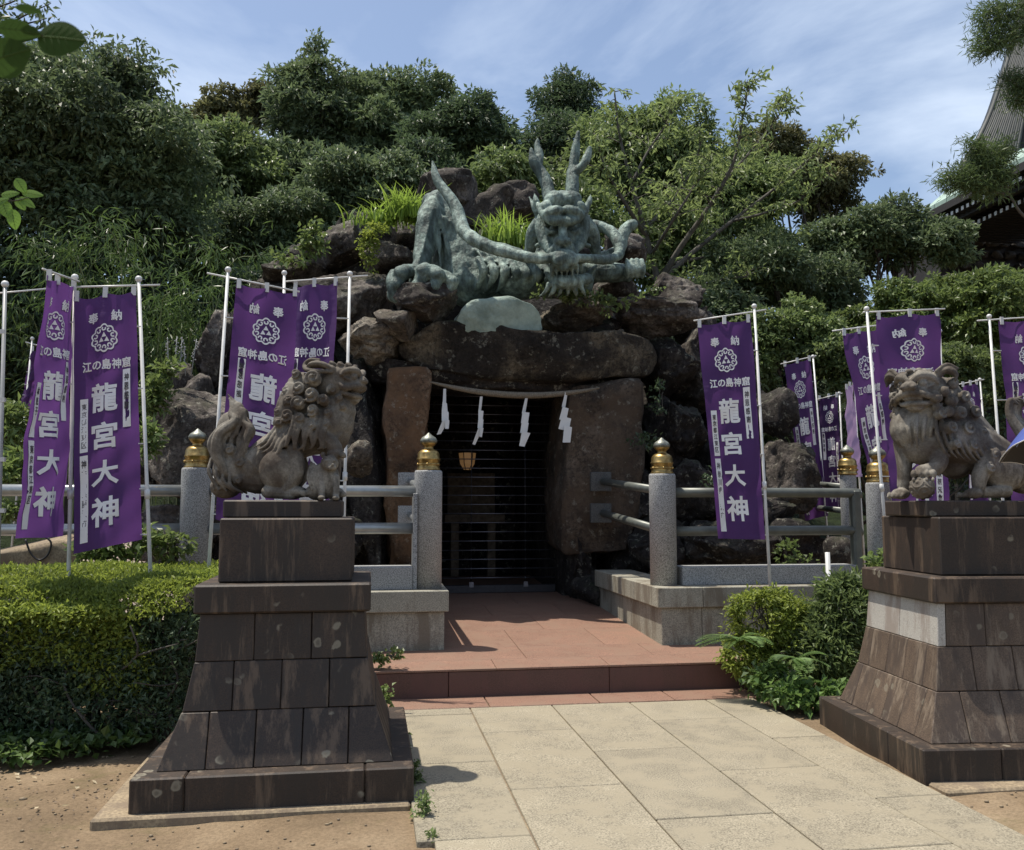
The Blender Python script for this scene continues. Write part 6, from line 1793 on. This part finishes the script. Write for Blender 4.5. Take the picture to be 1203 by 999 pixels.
fern('fern fanning out to the left below the azalea shrub', 868, 752, 6.7, 12, .34, 1)
fern('fern at the foot of the darker shrub near the pedestal', 935, 775, 6.4, 12, .32, 2)
leafy('weed', 'broad-leaved weeds spilling on to the right edge of the paving', 'weed', [(905, 800, 26, 16, 6.5), (930, 815, 22, 12, 6.3), (965, 822, 30, 9, 6.2), (975, 812, 30, 8, 6.3)], 1500, (.06, .04), 'leaf_ivy', 74, group='weeds along the railings', stems=False)
# ------------------------------------------------------------------ shrine building beyond the trees at the right
def shrine():
    A = P(1085, 247, 22); X0 = A.x; Z0 = A.z
    b = thing('shrine_building', 'dark timber shrine hall with green copper eaves and a sweeping grey gable roof', 'building', (X0 + 4, 20, 0))
    y0, y1 = 10.0, 22.0
    # lower roof plane, folded copper sheets side by side
    n = 24
    for i in range(n):
        a, c = y0 + (y1 - y0) * i / n, y0 + (y1 - y0) * (i + 1) / n
        V = np.array([(X0, a + .01, Z0), (X0, c - .01, Z0), (X0 + .75, c - .01, Z0 + .62), (X0 + .75, a + .01, Z0 + .62), (X0 + 4.6, c - .01, Z0 + 2.1), (X0 + 4.6, a + .01, Z0 + 2.1)])
        W = V.copy(); W[:, 2] -= .12
        F = [[0, 3, 2, 1], [3, 5, 4, 2], [6, 7, 8, 9], [9, 8, 10, 11], [0, 1, 7, 6], [4, 5, 11, 10], [0, 6, 9, 3], [3, 9, 11, 5], [1, 2, 8, 7], [2, 4, 10, 8]]
        part('roof_sheet', np.concatenate([V, W]), F, M['copper_roof'], b, False)
    V = [(X0, y1 + .02, Z0), (X0 + 4.6, y1 + .02, Z0 + 2.3), (X0 + 9, y1 - 3, Z0 + 2.4), (X0 + 9, y1 + .0, Z0 + .05)]
    box('eave_board', X0 - .03, X0 + .12, y0, y1, Z0 - .33, Z0 - .125, M['wood_dark'], b)
    box('eave_board', X0 + .25, X0 + .45, y0, y1, Z0 - .62, Z0 - .40, M['wood_dark'], b)
    box('soffit', X0 + .1, X0 + 3.2, y0, y1, Z0 - .36, Z0 - .3, M['wood_dark'], b)
    me = None
    yy = y1 - .1; k = 0
    while yy > 15.2:                                                  # white-tipped rafters in two tiers
        for (dx, dz) in ((.04, -.47), (.5, -.80)):
            V, F = mbox(X0 + dx, X0 + 2.8, yy - .045, yy + .045, Z0 + dz - .05, Z0 + dz + .05)
            r = part('rafter', V, F, M['wood_dark'], b, False)
            V, F = mbox(X0 + dx - .012, X0 + dx - .001, yy - .045, yy + .045, Z0 + dz - .05, Z0 + dz + .05)
            part('rafter_tip', V, F, M['white_paint'], r, False)
        yy -= .21
    box('wall', X0 + 2.6, X0 + 8, y0, y1 - 2.4, -.2, Z0 - .5, M['wood_dark'], b)
    rs = np.random.RandomState(5)
    for i in range(14):                                               # carved bracket blocks under the eave
        y = y1 - 2.6 - i * .55
        for q in range(3):
            V, F = rock_mesh((.5 - q * .1, .32, .28), i * 3 + q, 3, boxy=.6); part('bracket', V + np.array((X0 + 2.2 + q * .18, y, Z0 - 1.0 - q * .32)), F, M['wood_dark'], b)
    for i in range(5):
        box('pillar', X0 + 2.35, X0 + 2.65, y1 - 3.2 - i * 2.0, y1 - 2.9 - i * 2.0, 0, Z0 - 1.0, M['wood_dark'], b, .02)
    # upper gable: concave sweep rising to the right
    outer = [(1128, 232), (1134, 192), (1148, 168), (1164, 134), (1177, 96), (1188, 60), (1197, 25), (1206, -20), (1216, -70)]
    inner = [(1190, 236), (1195, 196), (1200, 165), (1206, 130), (1214, 96), (1222, 60), (1232, 25), (1244, -20), (1258, -70)]
    Yg = 20.5
    N_ = 9
    for i in range(N_):                                               # standing-seam strips of the sweep
        pts0 = [np.array(P(a[0] + (c[0] - a[0]) * i / N_, a[1] + (c[1] - a[1]) * i / N_, Yg + 1.6 * (1 - i / N_))) for a, c in zip(outer, inner)]
        pts1 = [np.array(P(a[0] + (c[0] - a[0]) * (i + 1) / N_, a[1] + (c[1] - a[1]) * (i + 1) / N_, Yg + 1.6 * (1 - (i + 1) / N_))) for a, c in zip(outer, inner)]
        c0, c1 = catmull(pts0, 4), catmull(pts1, 4)
        V = np.concatenate([c0, c1, c0 + [.05, .35, 0], c1 + [.05, .35, 0]]); m = len(c0); F = []
        for j in range(m - 1):
            F += [[j, j + 1, m + j + 1, m + j], [2 * m + j, 3 * m + j, 3 * m + j + 1, 2 * m + j + 1], [j, 2 * m + j, 2 * m + j + 1, j + 1], [m + j, m + j + 1, 3 * m + j + 1, 3 * m + j]]
        s_ = part('roof_strip', V, F, M['roof_grey'], b)
        V, F = tube(list(c0 + [0, -.02, 0]), .035, 6); part('seam', V, F, M['roof_grey'], s_)
    V, F = tube([P(x, y, Yg + 1.62) for x, y in outer], .09, 8, 4); part('gable_edge', V, F, M['roof_grey'], b)
    px_slab('gable_wall', [(1190, 238), (1194, 205), (1201, 160), (1212, 100), (1228, 40), (1250, -60), (1330, -60), (1330, 238)], Yg + .45, .08, 'wood_dark', b, jit=0, sub=0, facet=0)
    wx = P(1104, 300, 22.4).x
    box('wing_wall', wx, wx + 9, 22.4, 24.5, -.2, Z0 - .2, M['wood_dark'], b)
    for i in range(16):
        for q in range(3):
            V, F = rock_mesh((.42 - .06 * q, .3, .24), i * 5 + q, 3, boxy=.6)
            part('bracket', V + np.array((wx + .3 + i * .42 + .15 * (q % 2), 22.3, Z0 - .75 - q * .34)), F, M['bracket'], b)
    for i in range(4):
        box('pillar', wx + .1 + i * 1.6, wx + .4 + i * 1.6, 22.2, 22.39, -.2, Z0 - 1.7, M['wood_dark'], b, .02)
    box('tie_beam', wx, wx + 9, 22.25, 22.39, Z0 - 2.0, Z0 - 1.75, M['bracket'], b, .02)
shrine()

# ------------------------------------------------------------------ navy umbrella in front of the right lion
def umbrella():
    c = P(1252, 476, 4.45)                                            # crown of the canopy
    ax = Vector((-.05, .28, 1)).normalized()
    a = Vector((1, 0, 0)); a = (a - ax * a.dot(ax)).normalized(); b_ = ax.cross(a)
    c = Vector((3.94, 4.42, 2.10))
    t = thing('umbrella', 'open navy umbrella with pale rim and black lining cut by the right edge', 'umbrella', (c.x - ax.x * .95, c.y - ax.y * .95, c.z - ax.z * .95))
    R0 = .47; n = 8; rings = 8; sub = 6
    V = []; F = []
    m = n * sub
    for i in range(rings + 1):
        f_ = i / rings
        for j in range(m):
            th = 2 * math.pi * j / m; w = abs(math.sin(th * n / 2))
            r = R0 * f_ * (1 - .075 * w * f_ ** 2)
            h = -.25 * f_ ** 1.9 + .012 * w * f_
            p = c + (a * math.cos(th) + b_ * math.sin(th)) * r + ax * h
            V.append(p[:])
    for i in range(rings):
        for j in range(m):
            k = (j + 1) % m; F.append([i * m + j, i * m + k, (i + 1) * m + k, (i + 1) * m + j])
    V = np.array(V)
    part('canopy', V, F, M['umbrella'], t)
    part('lining', V - np.array(ax) * .004, [f[::-1] for f in F], M['umbrella_in'], t)
    V2, F2 = tube([V[rings * m + j] for j in list(range(m)) + [0]], .0035, 6); part('rim', V2, F2, M['pole'], t)
    for k in range(n):
        th = 2 * math.pi * k / n
        pts = [c + (a * math.cos(th) + b_ * math.sin(th)) * R0 * f_ + ax * (-.25 * f_ ** 1.9 - .010) for f_ in np.linspace(0.02, 1.02, 8)]
        V2, F2 = tube(pts, .0025, 5); part('rib', V2, F2, M['gate_bar'], t)
    V2, F2 = tube([c + ax * .06, c - ax * .82], .006, 8); part('shaft', V2, F2, M['gate_bar'], t)
    V2, F2 = tube([c - ax * .82, c - ax * .95], .013, 10); part('handle', V2, F2, M['cable'], t)
umbrella()

# ------------------------------------------------------------------ foreground leaves in the upper left
def big_leaf(parent, x, y, Y, L_, W_, rot, mat, tilt=0.2, nm='leaf'):
    c = P(x, y, Y); n = 14
    r = _R; u = _U; fw = _F
    ca, sa = math.cos(rot), math.sin(rot)
    V = []; F = []
    for i in range(n + 1):
        f_ = i / n; w = W_ / 2 * math.sin(math.pi * min(1, f_ ** .8 * 1.0)) ** .75
        for s in (-1, -.5, 0, .5, 1):
            a_ = (f_ - .5) * L_; b0 = s * w
            p = c + r * (ca * a_ - sa * b0) + u * (sa * a_ + ca * b0) + fw * (tilt * b0 + .12 * abs(b0) + .1 * a_ * a_ / L_)
            V.append(p[:])
    for i in range(n):
        for j in range(4): F.append([i * 5 + j, i * 5 + j + 1, (i + 1) * 5 + j + 1, (i + 1) * 5 + j])
    lf = part(nm, V, F, mat, parent)
    mid = [tuple(np.array(V[i * 5 + 2]) - np.array(fw) * .0006) for i in range(n + 1)]
    mb = MB(); mb.add(*tube(mid, [W_ * .018] * n + [W_ * .004], 5))
    for i in range(2, n - 1, 2):                                      # side veins
        for j in (0, 4):
            q = np.array(V[min(n, i + 2) * 5 + j]) * .85 + np.array(V[min(n, i + 2) * 5 + 2]) * .15
            mb.add(*tube([mid[i], tuple(q - np.array(fw) * .0006)], [W_ * .009, W_ * .004], 4))
    mb.build('vein', M['vein'], lf)
lm = leafmat('near_leaf_shade_tone', (0.03, 0.055, 0.014), (0.045, 0.085, 0.02), .75, .3, spec=.1)  # leaf green lowered to stand in for shade on this branch
M['vein'] = plain('leaf_vein', (0.06, 0.10, 0.03), .8, spec=.1)
lb = leafmat('near_leaf_bright', (0.13, 0.24, 0.03), (0.20, 0.34, 0.05), .4, .45)
o = P(-30, 55, 1.1)
t = thing('near_branch', 'dark rounded leaves hanging close to the viewer in the upper left corner', 'branch', tuple(o))
big_leaf(t, 72, 45, 1.1, .062, .047, -.1, lm)
big_leaf(t, 22, 36, 1.1, .055, .024, -.15, lm, -.5)
big_leaf(t, 8, 66, 1.1, .060, .045, .3, lm, -.3)
big_leaf(t, 34, 11, 1.1, .035, .010, -.2, lm, -.5)
V, F = tube([P(-60, 70, 1.12), P(-10, 55, 1.12), P(20, 40, 1.11), P(50, 42, 1.1)], [.0022, .0018, .0014, .001], 6, 5); part('twig', V, F, M['bark'], t)
o = P(-40, 240, 2.4)
t = thing('near_branch', 'small sunlit yellow green leaves poking in at the left edge', 'branch', tuple(o))
for (x, y, l, w, r_) in ((24, 218, .045, .028, -1.0), (38, 228, .058, .022, -.15), (32, 238, .05, .02, -.6), (12, 228, .05, .02, .1), (6, 246, .05, .032, -1.2), (16, 258, .055, .032, -1.4), (24, 240, .04, .022, -.9), (2, 236, .04, .02, .3), (-6, 256, .05, .03, 1.2)):
    big_leaf(t, x, y, 2.4, l, w, r_, lb, .3)
V, F = tube([P(-60, 225, 2.42), P(-10, 232, 2.41), P(15, 236, 2.4), P(34, 232, 2.4)], [.003, .0022, .0016, .001], 6, 5); part('twig', V, F, M['bark'], t)

# ------------------------------------------------------------------ sloping slab, cable and gravel behind the left hedge
a = P(10, 655, 8.6)
gb = bm_part('gravel_bed', hexa([(-4.2, 8.35, -.1), (-1.0, 8.35, -.1), (-1.0, 10.4, -.1), (-4.2, 10.4, -.1), (-4.2, 8.35, .35), (-1.0, 8.35, .40), (-1.0, 10.4, 1.25), (-4.2, 10.4, 1.0)], .05), M['gravel']); tag(gb, kind='structure')
s = thing('concrete_slab', 'long sloping grey concrete slab behind the hedge at the far left', 'slab', (-3.0, 8.0, .9))
px_slab('slab_stone', [(-40, 660), (78, 634), (82, 640), (84, 668), (-40, 690)], 7.75, .3, 'concrete', s, jit=.01, sub=3, facet=2)
pts = [P(x, y, 7.72) for x, y in ((30, 634), (36, 650), (46, 658), (56, 652), (60, 638), (52, 630))]
V, F = tube(pts, .008, 7, 6); cb = part('cable', V, F, M['cable'], None, loc=tuple(pts[0])); tag(cb, 'black cable looped over the concrete slab behind the hedge', 'cable')
